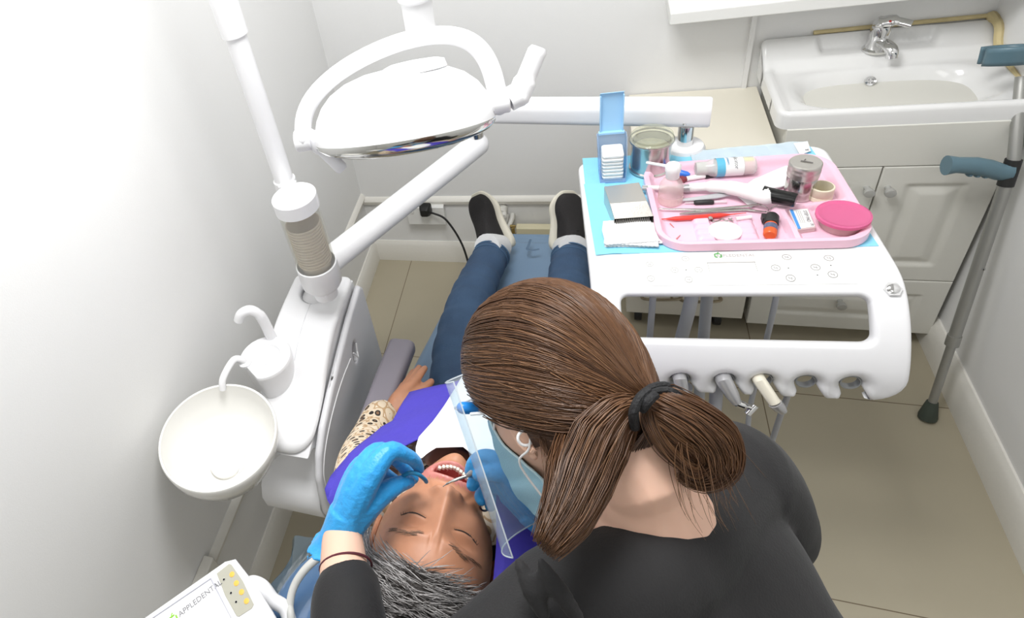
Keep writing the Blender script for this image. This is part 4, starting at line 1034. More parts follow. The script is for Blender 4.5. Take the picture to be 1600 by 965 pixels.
# pad box
q = [tpt(u, v, .018) for u, v in ((1233, 328), (1262, 325.5), (1274, 354), (1246, 358))]
t_ = thing('paper_pad_box', 'small clear box with blue and white printed card right of the orange bottle', 'box', (q[0] + q[2]) / 2 - Vector((0, 0, .012)))
cen = (q[0] + q[1] + q[2] + q[3]) / 4; ex = (q[1] - q[0]).normalized(); ey = Vector((0, 0, 1)).cross(ex)
fl2 = lambda p, z: cen + (p - cen) * 1.06 + Vector((0, 0, z - .018))
obj('case', MB().loft([[fl2(p, z) for p in q] for z in (FZ, .0172)]), clear('case_clear', (.90, .72, .72), .35, .15), t_, bevel=.001)
obj('card', MB().loft([[cen + (p - cen) * .97 + Vector((0, 0, z)) for p in q] for z in (-.0007, .0002)]), mat('label_white', (.85, .85, .84), .4), t_)
obj('blue_stripe', MB().loft([[p + Vector((0, 0, z)) for p in (q[0].lerp(q[1], .03), q[0].lerp(q[1], .20), q[3].lerp(q[2], .20), q[3].lerp(q[2], .03))] for z in (.0003, .0006)]), mat('stripe_blue', (.08, .30, .72), .4), t_)
td2 = (q[2] - q[1]).normalized(); TMx = frame(q[1].lerp(q[2], .42).lerp(q[0].lerp(q[3], .42), .22) + Vector((0, 0, .0006)), td2, Vector((0, 0, 1)).cross(td2), (0, 0, 1))
obj('lettering', text_mesh('STEP PAD', .0085, TMx), pr, t_)
TMx2 = frame(q[2].lerp(q[3], .14).lerp(q[1].lerp(q[0], .14), .12) + Vector((0, 0, .0006)), td2, Vector((0, 0, 1)).cross(td2), (0, 0, 1))
obj('number', text_mesh('70', .007, TMx2), pr, t_)
obj('small_print', MB().add(*(lambda L: ([p for l in L for p in l], [tuple(range(4 * i, 4 * i + 4)) for i in range(len(L))]))([[q[0].lerp(q[1], f0).lerp(q[3].lerp(q[2], f0), g) + Vector((0, 0, .0006)) for f0, g in ((f, .1), (f + .03, .1), (f + .03, .75), (f, .75))] for f in (.32, .42, .52)])), pf, t_)
# pink lidded pot
M = TM(*tsw(1313, 352, FZ), FZ)
t_ = thing('lidded_pot', 'round clear pot with translucent deep pink lid in the corner of the tray', 'pot', M)
obj('pot_body', MB(M).lathe([(.030, 0), (.034, .002), (.039, .024), (.037, .024), (.032, .004), (.004, .003)], 36), clear('pot_clear', (.85, .62, .62), .45, .1), t_)
obj('contents', MB(M).lathe([(.031, .004), (.033, .012), (.02, .014), (.004, .0145)], 28), mat('pot_contents', (.45, .22, .20), .6, var=.3, scale=90), t_)
obj('lid', MB(M).lathe([(.0405, .022), (.0435, .023), (.0435, .029), (.040, .0305), (.037, .029), (.030, .0275), (.004, .0272)], 40), clear('lid_pink', (.88, .22, .45), .42, .12), t_)
# steel tub
M = TM(*tsw(1247, 305, FZ), FZ)
t_ = thing('steel_canister', 'small steel canister with dented lid standing in the tray', 'canister', M)
obj('can_body', MB(M).lathe([(.0245, 0), (.0262, .0015), (.0262, .056), (.0250, .058)], 36), steel, t_)
obj('can_lid', MB(M).lathe([(.0275, .054), (.0278, .057), (.0272, .060), (.0280, .063), (.0280, .070), (.0272, .073), (.0280, .076), (.0280, .084), (.026, .0865), (.004, .0858)], 36), steel2, t_)
# punched mark on the lid
obj('lid_mark', MB(M).tube([(-.008, .004, .0868), (0, 0, .0870), (.010, -.006, .0868)], .0012, 6).tube([(.001, .008, .0868), (-.004, .001, .0870)], .0012, 6), mat('mark_dark', (.18, .17, .16), .5), t_)
M = TM(*tsw(1281, 309, FZ), FZ)
solo('tape_ring', MB(M).lathe([(.019, 0), (.0205, .001), (.0205, .010), (.0198, .011), (.0205, .012), (.0205, .030), (.0195, .031), (.0175, .031), (.017, .002), (.004, .002)], 32), mat('ring_cream', (.78, .71, .55), .5), 'cream hollow ring standing right of the steel canister', 'ring')
# white sachet
pq = [tsw(*p, .018) for p in ((1150, 296), (1178, 277), (1228, 258), (1262, 256), (1278, 263), (1262, 276), (1222, 290), (1190, 296))]
solo('paper_sachet', MB().sheet(pq, [], lambda s, t: (TT(s, t, .014), (0, 0, 1)), .0016, .006, .0008, top=lambda s, t: .003 * sin(45 * s + 20 * t)), gz, 'white paper sachet lying under the curing light and steel canister', 'sachet')
pq = [tsw(*p, .010) for p in ((1150, 305), (1185, 308), (1190, 312), (1173, 325), (1166, 318))]
solo('paper_scrap', MB().sheet(pq, [], lambda s, t: (TT(s, t, .0105), (0, 0, 1)), .001, .006), gz, 'small white paper corner sticking out below the curing light', 'paper')
# ================================================================== people: shared builders
CR, CDn, CFw = Vector(RCAM[0]), Vector(RCAM[1]), Vector(RCAM[2])
def gs(x, y, cx, cy, sx, sy): return exp(-((x - cx) / sx) ** 2 - ((y - cy) / sy) ** 2)
def face_point(al, be, open_mouth, closed_eyes=True, fem=1.0):
    d = Vector((sin(al) * cos(be), sin(al) * sin(be), cos(al)))
    a, b, c = .0735, .118, .094
    x, y, z = a * d.x, b * d.y, c * (abs(d.z) ** .86) * (1 if d.z >= 0 else -1)
    w = sm(-.05, .35, d.z)
    x *= 1 - .30 * sm(.025, .125, -y) * sm(-.6, .2, d.z)
    if d.z < 0: z *= 1.06; y += .006 * (-d.z)
    if y < -.06 and d.z < .2: z += .035 * sm(.06, .12, -y) * (1 - sm(-.5, .2, d.z)) ; 
    h = 0.0; ax = abs(x)
    t = (.014 - y) / .056
    if -.2 < t < 1.3:
        hh = .004 + .0165 * max(0, t) ** 1.25
        if t > 1: hh *= 1 - sm(1.0, 1.22, t)
        if t < 0: hh *= 1 + t / .2
        sg = .0075 + .006 * max(0, min(1, t)); h += hh * exp(-(x / sg) ** 2)
    h += .009 * gs(ax, y, .0150, -.041, .0062, .0065) - .007 * gs(ax, y, .0072, -.0505, .0036, .0030)
    h += -.0115 * gs(ax, y, .030, .004, .017, .011) + .0075 * gs(ax, y, .032, -.001, .013, .0075)
    if closed_eyes:
        lc = -.0055 + .0035 * ((ax - .032) / .014) ** 2
        if abs(ax - .032) < .019: h -= .0028 * exp(-((y - lc) / .0016) ** 2) * (1 - ((ax - .032) / .019) ** 2)
        lc2 = .0085 - .004 * ((ax - .032) / .016) ** 2
        if abs(ax - .032) < .020: h -= .0018 * exp(-((y - lc2) / .0018) ** 2) * (1 - ((ax - .032) / .020) ** 2)
    h += .0048 * gs(ax, y, .030, .0215, .020, .0065) + .0062 * gs(ax, y, .043, -.026, .015, .015)
    # fold beside the mouth, frown lines, cheek hollow
    fx = .019 + .016 * (-.040 - y) / .036
    if -.080 < y < -.036: h -= .0030 * exp(-((ax - fx) / .0032) ** 2) * sin(pi * (-.036 - y) / .044)
    h -= .0010 * gs(ax, y, .006, .022, .0018, .010)
    h -= .005 * gs(ax, y, .050, -.060, .014, .022)
    h += .0100 * gs(x, y, 0, -.108, .019, .014)
    h += .034 * sm(.055, .112, -y) * sm(-.05, .20, d.z)
    if open_mouth:
        my = -.0775; hwid = .0245; hh = .0068
        e = sqrt((x / hwid) ** 2 + ((y - my) / hh) ** 2)
        h += .0062 * exp(-((e - 1.45) / .45) ** 2)
        h -= .024 * (1 - sm(.62, 1.08, e))
    else:
        h += .004 * gs(x, y, 0, -.069, .018, .005) + .005 * gs(x, y, 0, -.081, .016, .005) - .004 * gs(x, y, 0, -.075, .020, .0018)
    return Vector((x, y, z + h * w))
def head_mesh(M, open_mouth, matfn, na=96, nb=132):
    mb = MB(M); V = []; F = []; mi = []
    als = [pi * (i / na) ** 1.25 for i in range(1, na)]
    rings = [[face_point(al, 2 * pi * j / nb, open_mouth) for j in range(nb)] for al in als]
    o = 0; P = [p for r in rings for p in r]
    V = P + [face_point(1e-4, 0, open_mouth), face_point(pi - 1e-4, 0, open_mouth)]
    for i in range(len(rings) - 1):
        for j in range(nb):
            k = (j + 1) % nb; F.append((i * nb + j, i * nb + k, (i + 1) * nb + k, (i + 1) * nb + j))
    n0 = len(P)
    for j in range(nb):
        k = (j + 1) % nb; F.append((n0, j, k) ); L = (len(rings) - 1) * nb; F.append((L + k, L + j, n0 + 1))
    mb.add(V, F)
    mb.m = [matfn(sum((V[i] for i in f), Vector()) / len(f)) for f in F]
    return mb
def scalp(d):
    """point and normal on the bare head in direction d (head-local)"""
    d = Vector(d).normalized(); al = math.acos(max(-1, min(1, d.z))); be = atan2(d.y, d.x)
    p = face_point(al, be, False); n = Vector((p.x / .0735 ** 2, p.y / .118 ** 2, p.z / .094 ** 2)).normalized()
    return p, n
def strands(mb, paths, r, tip=.25, mis=(0,), n=3):
    for P in paths:
        k = len(P); mi = random.choice(mis); rr = r * random.uniform(.75, 1.2)
        mb.tube(P, [rr * (1 - (1 - tip) * (i / (k - 1)) ** 2) for i in range(k)], n, mi)
def digits(mb, fingers, grow=0.0):
    for pts, rads in fingers:
        P = spline([tuple(p) for p in pts], 4); k = len(P); m = len(rads) - 1; R = []
        for i in range(k):
            t = i / (k - 1) * m; a = min(int(t), m - 1); R.append(rads[a] + (rads[a + 1] - rads[a]) * (t - a) + grow)
        mb.tube(P, R, 12, round_ends=True)
    return mb
def limb(mb, pts, rads, n=18, sub=5, grow=0.0):
    P = spline([tuple(p) for p in pts], sub); k = len(P); m = len(rads) - 1; R = []
    for i in range(k):
        t = i / (k - 1) * m; a = min(int(t), m - 1); u = t - a; A = rads[a]; B = rads[a + 1]
        A = A if isinstance(A, tuple) else (A, A); B = B if isinstance(B, tuple) else (B, B)
        R.append((A[0] + (B[0] - A[0]) * u + grow, A[1] + (B[1] - A[1]) * u + grow))
    return mb.tube(P, R, n, round_ends=True)
# ================================================================== the patient
skin = mat('skin_tan', (.50, .235, .135), .48, var=.20, scale=32, bump=.16, sss=.12)
lipm = mat('lip_pink', (.58, .22, .19), .35, sss=.1)
mouthm = mat('mouth_inside', (.42, .085, .075), .3)
scalpm = mat('scalp_grey', (.105, .095, .09), .7)
pat = thing('person', 'grey-haired person lying back in the dental chair with mouth open under a violet bib', 'person', (-.2, .9, .55))
FC = atd(685, 827, .885)                       # between the eyes
vw = (C0 - FC).normalized()
hx_ = (CR * 81 + CDn * 32); hx_ = -(hx_ - vw * hx_.dot(vw)).normalized()
yp = hx_.cross(vw) ; yp = yp if yp.dot(CDn) > 0 else -yp
B_ = radians(31)
HY = (yp * cos(B_) + vw * sin(B_)).normalized(); HZ = (vw * cos(B_) - yp * sin(B_)).normalized(); HXp = HY.cross(HZ)
HS = 1.15
HC = FC - HZ * (.085 * HS) - HY * (.004 * HS)
PH = frame(HC, HXp, HY, HZ) @ Matrix.Diagonal((HS, HS, HS, 1))
print('patient head', HC, HX if False else HXp, HY, HZ)
def is_scalp(p):
    x, y, z = p
    if z > .028: return y > .056 - 1.2 * x * x - .3 * max(0, abs(x) - .045)
    if z > -.02: return y > .008 + .8 * z
    return y > -.075
def pmat(p):
    x, y, z = p
    if z > .03:
        e = sqrt((x / .0245) ** 2 + ((y + .0775) / .0068) ** 2)
        if e < .98: return 2
        if e < 1.95: return 1
    return 3 if is_scalp(p) else 0
headm = head_mesh(PH, True, pmat); body = MB()
L_ = lambda p: PH @ Vector(p)
core = MB()
nk = L_((0, -.06, -.045)); 
limb(core, [nk, L_((0, -.125, -.050)), Vector((-.20, .56, .90)), Vector((-.20, .64, .81))], [(.056, .056), (.055, .055), (.070, .055), (.11, .050)])
body.add(core.v, core.f, 0)
tor = MB(); limb(tor, [(-.20, .60, .86), (-.20, .72, .77), (-.20, .86, .65), (-.20, .93, .59)], [(.13, .055), (.13, .060), (.11, .045), (.10, .035)], n=24)
body.add(tor.v, tor.f, 0)
# arm, hand on the thigh (camera-left arm)
WR = onz(609, 652, .690); 
arm_pts = [Vector((-.355, .52, .90)), Vector((-.405, .62, .80)), Vector((-.432, .725, .715)), Vector((-.432, .79, .695)), WR]
K = lambda u, v, z: onz(u, v, z + .030)
hand = [([WR, K(628, 618, .672), K(645, 600, .676), K(656, 585, .672), K(664, 575, .660)], [.017, .0165, .0105, .0095, .0075]),
        ([WR, K(622, 622, .672), K(637, 602, .672), K(648, 585, .662), K(655, 574, .645)], [.017, .016, .0105, .0095, .008]),
        ([WR, K(617, 626, .664), K(630, 606, .660), K(640, 590, .648), K(646, 580, .630)], [.016, .015, .010, .009, .0075]),
        ([WR, K(612, 632, .656), K(622, 614, .650), K(630, 600, .638)], [.015, .013, .009, .007]),
        ([WR, K(632, 628, .668), K(650, 618, .668), K(663, 606, .662), K(674, 596, .652)], [.016, .017, .0125, .0105, .0085])]
ah = MB(); limb(ah, arm_pts, [.042, .040, .034, .028, .021]); digits(ah, hand)
body.add(ah.v, ah.f, 0)
arm2 = [Vector((-.03, .52, .90)), Vector((.030, .63, .80)), Vector((.050, .74, .70)), Vector((.035, .86, .655))]
a2 = MB(); limb(a2, arm2, [.042, .040, .032, .024]); 
hand2 = [([Vector((.035, .86, .655)), Vector((.030 - .016 * i, .935 - .004 * i, .672)), Vector((.022 - .018 * i, .975 - .006 * i, .660)), Vector((.014 - .019 * i, .995 - .010 * i, .640))], [.018, .015, .010, .008]) for i in range(4)] + [([Vector((.035, .86, .655)), Vector((-.005, .885, .675)), Vector((-.032, .905, .675)), Vector((-.050, .925, .665))], [.018, .014, .011, .009])]
digits(a2, hand2); body.add(a2.v, a2.f, 0)
lg = MB()
LEGL = [Vector((-.280, .90, .585)), Vector((-.306, 1.08, .590)), Vector((-.310, 1.24, .588)), Vector((-.302, 1.38, .560)), Vector((-.284, 1.515, .535)), Vector((-.280, 1.56, .53))]
LEGR = [Vector((-.105, .90, .585)), Vector((-.075, 1.08, .590)), Vector((-.062, 1.24, .588)), Vector((-.062, 1.38, .560)), Vector((-.060, 1.515, .535)), Vector((-.062, 1.56, .53))]
for P in (LEGL, LEGR): limb(lg, P, [.066, .060, .048, .044, .034, .032])
body.add(lg.v, lg.f, 0)
bo_ = obj('body', headm, [skin, lipm, mouthm, scalpm], pat, sharp=0)
rest = obj('body_rest', body, skin, pat, remesh=.0036, smoothing=4)
q = bo_.modifiers.new('join', 'BOOLEAN'); q.operation = 'UNION'; q.solver = 'EXACT'; q.object = rest
bpy.context.view_layer.update(); bake(bo_); bpy.data.objects.remove(rest)
bo_.data.polygons.foreach_set('use_smooth', [True] * len(bo_.data.polygons))
# ears
for sx in (-1, 1):
    e = MB(PH); C_ = Vector((sx * .071, -.008, -.012))
    R_e = Matrix.Rotation(radians(sx * -22), 3, 'Y')
    e.ball(C_, (.007, .030, .018), 16, R=R_e); e.tube([C_ + Vector((sx * .006, .028 * cos(a) - .002, .017 * sin(a))) for a in [radians(-60 + 20 * i) for i in range(13)]], .0035, 8)
    obj('ear', e, skin, pat)
# teeth along the lower jaw and a glimpse of the upper row
tm_ = mat('tooth', (.80, .72, .60), .25)
o = MB(PH)
for i in range(-4, 5):
    x = i * .0044; zc_ = .0835 - 22 * x * x
    o.box((x, -.0850 + .0008 * abs(i), zc_ + .004), (.0040, .0058, .005))
obj('teeth', o, tm_, pat, bevel=.0008)
# closed lids, brows
lash = mat('lash_dark', (.05, .035, .03), .6); browm = mat('brow_grey', (.20, .13, .09), .7)
def on_face(x, y, lift):
    # march to the face surface above (x, y)
    best = None
    al, be = 0, 0
    lo = sqrt((x / .0735) ** 2 + (y / .118) ** 2); d = Vector((x / .0735, y / .118, sqrt(max(.02, 1 - min(.98, lo * lo)))))
    p = face_point(math.acos(min(1, d.z / d.length)), atan2(d.y, d.x), True)
    for _ in range(4):
        d.x += (x - p.x) / .0735; d.y += (y - p.y) / .118; q = d.normalized(); p = face_point(math.acos(min(1, q.z)), atan2(q.y, q.x), True)
    return Vector((p.x, p.y, p.z + lift))
for sx in (-1, 1):
    o = MB(PH); ob = MB(PH)
    pts = [on_face(sx * (.032 + .0145 * k / 6), -.0055 + .0035 * (k / 6) ** 2, .0006) for k in range(-6, 7)]
    o.tube(pts, [.0004 + .0006 * (1 - (k / 6) ** 2) for k in range(-6, 7)], 6)
    for k in range(-6, 7):
        p = pts[k + 6]; o.tube([p, p + Vector((sx * .0012 * k / 6, -.0030, .0012))], [.00035, .0002], 3)
    paths = []
    for _ in range(90):
        t = random.random(); x = .014 + .038 * t; y = .0195 + .006 * sin(pi * min(1, t * 1.15)) - .002 * t + random.uniform(-.0022, .0022)
        p = on_face(sx * x, y, .0002); q = on_face(sx * (x + .007), y + random.uniform(-.001, .002) - .001 * t, .0014)
        paths.append([p, p.lerp(q, .5) + Vector((0, 0, .0006)), q])
    strands(ob, paths, .00017, .4)
    obj('eyelashes', o, lash, pat); obj('eyebrow', ob, browm, pat)
# short grey hair radiating from the whorl
hm1, hm2, hm3 = mat('hair_silver', (.50, .48, .47), .45), mat('hair_grey', (.27, .255, .25), .45), mat('hair_dark', (.07, .060, .055), .45)
hb = MB(PH); wh = Vector((.012, .098, .055)); paths = []
wp_, wn_ = scalp(wh)
cnt = 0
while cnt < 6500:
    d = Vector((random.gauss(0, 1), random.gauss(0, 1), random.gauss(0, 1))).normalized()
    p, n = scalp(d)
    if not is_scalp(p) or p.z < -.085: continue
    fl_ = p - wp_; dist = fl_.length
    fl_ = fl_.copy()
    if p.z > .0:
        k_ = sm(.0, .04, p.z); fl_ = fl_ * (1 - .85 * k_) + Vector(((1 if p.x + random.gauss(0, .010) > wp_.x else -1) * .05, -.012, -.012)) * k_
    t = fl_ - n * fl_.dot(n)
    if t.length < .004: t = Vector((random.uniform(-1, 1), random.uniform(-1, 1), random.uniform(-1, 1)))
    t.normalize(); t = (t + Vector((random.gauss(0, .22), random.gauss(0, .22), random.gauss(0, .22)))).normalized(); t = (t - n * t.dot(n)).normalized()
    ln = random.uniform(.026, .046) * (.75 if dist < .03 else 1)
    lift = random.uniform(.003, .010)
    P = []
    for i in range(6):
        u = i / 5; s_ = p + t * (ln * u) + n * (.001 + lift * sin(u * 2.2))
        q, qn = scalp(s_); below = (s_ - q).dot(qn)
        if below < .002 + .007 * u: s_ = s_ + qn * (.002 + .007 * u + random.uniform(0, .003) - below)
        P.append(s_)
    paths.append(P); cnt += 1
strands(hb, paths, .00062, .3, (0, 0, 0, 1, 1, 1, 2))
obj('hair', hb, [hm1, hm2, hm3], pat, sharp=0)
# blouse with animal-print sleeves
pm = bpy.data.materials.new('animal_print'); pm.use_nodes = True; nt = pm.node_tree; b = nt.nodes['Principled BSDF']; b.inputs['Roughness'].default_value = .7
tcn = nt.nodes.new('ShaderNodeTexCoord'); vo = nt.nodes.new('ShaderNodeTexVoronoi'); vo.inputs['Scale'].default_value = 52; nn_ = nt.nodes.new('ShaderNodeTexNoise'); nn_.inputs['Scale'].default_value = 30
mp_ = nt.nodes.new('ShaderNodeMapping'); mp_.inputs['Scale'].default_value = (1, .7, 1)
cr_ = nt.nodes.new('ShaderNodeValToRGB'); cr_.color_ramp.interpolation = 'CONSTANT'
els = cr_.color_ramp.elements; els[0].position = 0; els[0].color = (.22, .12, .06, 1); els[1].position = .30; els[1].color = (.018, .013, .012, 1)
e = els.new(.46); e.color = (.72, .60, .45, 1); e = els.new(.72); e.color = (.50, .33, .18, 1); e = els.new(.85); e.color = (.78, .68, .55, 1)
ad = nt.nodes.new('ShaderNodeMath'); ad.operation = 'MULTIPLY_ADD'; ad.inputs[1].default_value = .5
nt.links.new(tcn.outputs['Object'], mp_.inputs[0]); nt.links.new(mp_.outputs[0], vo.inputs['Vector']); nt.links.new(tcn.outputs['Object'], nn_.inputs['Vector'])
nt.links.new(nn_.outputs['Fac'], ad.inputs[0]); nt.links.new(vo.outputs['Distance'], ad.inputs[2]); 
sb = nt.nodes.new('ShaderNodeMath'); sb.operation = 'SUBTRACT'; sb.inputs[1].default_value = .12
nt.links.new(ad.outputs[0], sb.inputs[0]); nt.links.new(sb.outputs[0], cr_.inputs['Fac']); nt.links.new(cr_.outputs['Color'], b.inputs['Base Color'])
sl_ = MB(); limb(sl_, [Vector((-.33, .51, .90))] + arm_pts[:4] + [arm_pts[3].lerp(WR, .35)], [.060, .056, .050, .044, .040, .034], n=22)
tl = MB(); limb(tl, [(-.20, .545, .895), (-.20, .64, .835), (-.20, .74, .765), (-.20, .85, .66), (-.20, .90, .62)], [(.13, .050), (.170, .074), (.155, .078), (.13, .070), (.11, .045)], n=28)
sl_.add(tl.v, tl.f); a2s = MB(); limb(a2s, [Vector((-.07, .51, .90))] + arm2, [.062, .060, .056, .047, .036], n=20); sl_.add(a2s.v, a2s.f)
obj('blouse', sl_, pm, pat, remesh=.006, smoothing=4)
rd = mat('red_cord', (.75, .05, .04), .5)
d_ = (WR - arm_pts[3]).normalized(); x_, y_, _ = basis(d_)
c_ = arm_pts[3].lerp(WR, .62)
obj('wrist_cord', MB().tube([c_ + x_ * (.0275 * cos(a)) + y_ * (.0275 * sin(a)) for a in [2 * pi * i / 24 for i in range(25)]], .0016, 6, caps=False), rd, pat)
# jeans, socks, shoes
dm = bpy.data.materials.new('denim'); dm.use_nodes = True; nt = dm.node_tree; b = nt.nodes['Principled BSDF']; b.inputs['Roughness'].default_value = .8
tcn = nt.nodes.new('ShaderNodeTexCoord'); n1 = nt.nodes.new('ShaderNodeTexNoise'); n1.inputs['Scale'].default_value = 9; n1.inputs['Detail'].default_value = 6
n2 = nt.nodes.new('ShaderNodeTexNoise'); n2.inputs['Scale'].default_value = 260
mx = nt.nodes.new('ShaderNodeMix'); mx.data_type = 'RGBA'; mx.inputs['A'].default_value = (.012, .030, .070, 1); mx.inputs['B'].default_value = (.060, .125, .230, 1)
nt.links.new(tcn.outputs['Object'], n1.inputs['Vector']); nt.links.new(tcn.outputs['Object'], n2.inputs['Vector']); nt.links.new(n1.outputs['Fac'], mx.inputs['Factor']); nt.links.new(mx.outputs['Result'], b.inputs['Base Color'])
bpn = nt.nodes.new('ShaderNodeBump'); bpn.inputs['Strength'].default_value = .3; bpn.inputs['Distance'].default_value = .003; nt.links.new(n2.outputs['Fac'], bpn.inputs['Height']); nt.links.new(bpn.outputs[0], b.inputs['Normal'])
jn = MB()
def trouser(P, rads, seed):
    rnd = random.Random(seed); Q = spline([tuple(p) for p in P], 10); k = len(Q); m = len(rads) - 1; R = []
    for i in range(k):
        t = i / (k - 1) * m; a = min(int(t), m - 1); r = rads[a] + (rads[a + 1] - rads[a]) * (t - a)
        r *= 1 + .025 * sin(i * 1.3 + seed) * (1 if i > 4 else .3) + .018 * sin(i * 2.7 + 2 * seed); R.append((r, r * .93))
    return jn.tube(Q, R, 26)
trouser(LEGL[:5], [.082, .074, .062, .056, .052], 1); trouser(LEGR[:5], [.082, .074, .062, .056, .052], 2)
pel = MB(); limb(pel, [(-.20, .84, .625), (-.20, .93, .590)], [(.145, .08), (.15, .07)], n=26); jn.add(pel.v, pel.f)
obj('jeans', jn, dm, pat, remesh=.006, smoothing=3)
for P in (LEGL, LEGR):
    hem = MB()
    d = (P[4] - P[3]).normalized(); x, y, _ = basis(d); c = P[4] - d * .004
    for off in (0, -.022): hem.tube([c + d * off + x * (.0535 * cos(a)) + y * (.050 * sin(a)) for a in [2 * pi * i / 30 for i in range(31)]], .0022 if off == 0 else .0012, 6, caps=False)
    obj('jeans_hem', hem, mat('denim_light', (.07, .14, .24), .8), pat)
sock = mat('sock_white', (.74, .74, .74), .8, bump=.3, scale=200)
shb = mat('shoe_black', (.020, .018, .018), .85, bump=.35, scale=260); shw = mat('shoe_sole', (.78, .74, .62), .55)
def shoe(ank, heel, toe, roll, sgn):
    D = (toe - heel); Ls = D.length; D.normalize()
    upv_ = (ank - heel); upv_ = (upv_ - D * upv_.dot(D)).normalized(); S = D.cross(upv_)
    R_r = Matrix.Rotation(radians(roll), 3, D); upv_ = R_r @ upv_; S = R_r @ S
    Mx = frame(heel, S, upv_, D)     # x across, y up through the foot, z along to the toe
    prof = [(.00, .024, .0, .050), (.03, .031, .0, .078), (.07, .034, .0, .084), (.10, .034, .0, .076), (.13, .036, .0, .066), (.17, .043, .0, .054), (.205, .042, .0, .046), (.235, .032, .004, .037), (.250, .016, .008, .028)]
    k = Ls / .25
    def ring(z, w, y0, y1):
        out = []
        for i in range(28):
            a = 2 * pi * i / 28; c_, s_ = cos(a), sin(a)
            out.append(((abs(c_) ** .75) * (1 if c_ > 0 else -1) * w, (y0 + y1) / 2 + (y1 - y0) / 2 * (abs(s_) ** .8) * (1 if s_ > 0 else -1), z * k))
        return out
    up_ = MB(Mx).loft([ring(*q) for q in spline(prof, 3)])
    obj('shoe', up_, shb, pat, sub=1)
    so = MB(Mx)
    sp_ = spline([(-.012, .020, -.030, .016), (0, .034, -.028, .020), (.03, .041, -.022, .012), (.08, .040, -.018, .010), (.13, .042, -.016, .010), (.17, .050, -.014, .012), (.205, .049, -.008, .014), (.240, .036, -.002, .016), (.262, .018, .004, .018)], 3)
    so.loft([ring(*q) for q in sp_]); obj('shoe_sole', so, shw, pat, sub=1)
    lc = MB(Mx)
    for z in (.098, .110, .122, .134): lc.tube([(-.022, .0675 - (z - .098) * .55, z * k), (0, .0775 - (z - .098) * .62, z * k), (.022, .0675 - (z - .098) * .55, z * k)], .0028, 6)
    obj('shoe_laces', lc, shb, pat)
    obj('sock', MB().tube([ank + (ank - heel) * .6, ank, ank.lerp(heel, .5)], [.043, .043, .040], 20), sock, pat, remesh=0)
AL = LEGL[4] + Vector((0, .02, -.002)); AR = LEGR[4] + Vector((0, .02, -.002))
shoe(AL + Vector((.004, .005, .008)), AL + Vector((.030, .055, -.035)), onz(749, 303, .640), -14, 1)
shoe(AR + Vector((-.004, .005, .008)), AR + Vector((-.028, .055, -.035)), onz(884, 301, .640), 14, -1)

# ------------------------------------------------------------------ violet bib and white paper bib over the patient
def back_z(y): return .585 if y > .90 else .585 + (.90 - y) * .70
def cloth_z(x, y):
    yy = max(y, .42); w = .25 - .05 * sm(.62, .95, yy); h = .165 + .030 * sm(.68, .90, yy)
    if yy < .53: h *= .55 + .45 * sm(.40, .53, yy)
    cx = -.205
    q = min(1.0, abs((x - cx) / w)); 
    return min(back_z(yy), .90) + h * (1 - q ** 2.4) ** .6 if q < 1 else min(back_z(yy), .90) - .12 * min(1, (abs((x - cx)) - w) / .08)
def cpt(u, v, lift):
    lo, hi = .45, 1.4; best = None
    for i in range(900):
        z = lo + (hi - lo) * (1 - i / 899); p = onz(u, v, z)
        if p.z <= cloth_z(p.x, p.y) + lift: return p.x, p.y
    p = onz(u, v, .7); return p.x, p.y
vb = mat('bib_violet', (.062, .045, .42), .75, bump=.2, scale=120, var=.05)
def wr(s, t): return .0035 * sin(38 * s + 12 * t) * sin(24 * t + 3) + .002 * sin(70 * s - 45 * t)
pxs = [(704, 600), (672, 606), (640, 613), (629, 634), (613, 657), (596, 666), (570, 690), (540, 718), (517, 745), (508, 765), (512, 782)]
ov_ = [cpt(u, v, .012) for u, v in pxs]
ov_ += [(-.365, .43), (-.345, .40), (-.315, .385), (-.310, .44), (-.297, .50), (-.258, .565), (-.205, .580), (-.145, .560), (-.124, .51), (-.118, .43), (-.116, .35), (-.09, .335), (-.02, .35), (.03, .40), (.05, .50), (.03, .62), (.02, .78), (-.02, .90), (-.10, .95)]
o = MB().sheet(ov_, [], lambda s, t: ((s, t, cloth_z(s, t) + .015), (0, 0, 1)), .003, .011, .0, top=wr)
solo('dental_bib', o, vb, 'violet cloth bib spread over the chest of the person lying down', 'bib', at=(-.2, .65, .9), smooth=True, sharp=0)
wb = mat('paper_white', (.83, .83, .83), .7, bump=.15, scale=90)
pxs = [(722, 588), (703, 620), (676, 660), (655, 684), (650, 700), (651, 718), (660, 716), (682, 700), (724, 699), (750, 722), (772, 770), (800, 790), (830, 780), (840, 720), (830, 660), (800, 610), (760, 585)]
ov_ = [cpt(u, v, .020) for u, v in pxs]
o = MB().sheet(ov_, [], lambda s, t: ((s, t, cloth_z(s, t) + .022), (0, 0, 1)), .0012, .010, .0, top=lambda s, t: wr(s, t) * .5)
solo('paper_bib', o, wb, 'white paper bib lying on the violet bib below the chin', 'paper bib', at=(-.18, .6, .95), sharp=0)
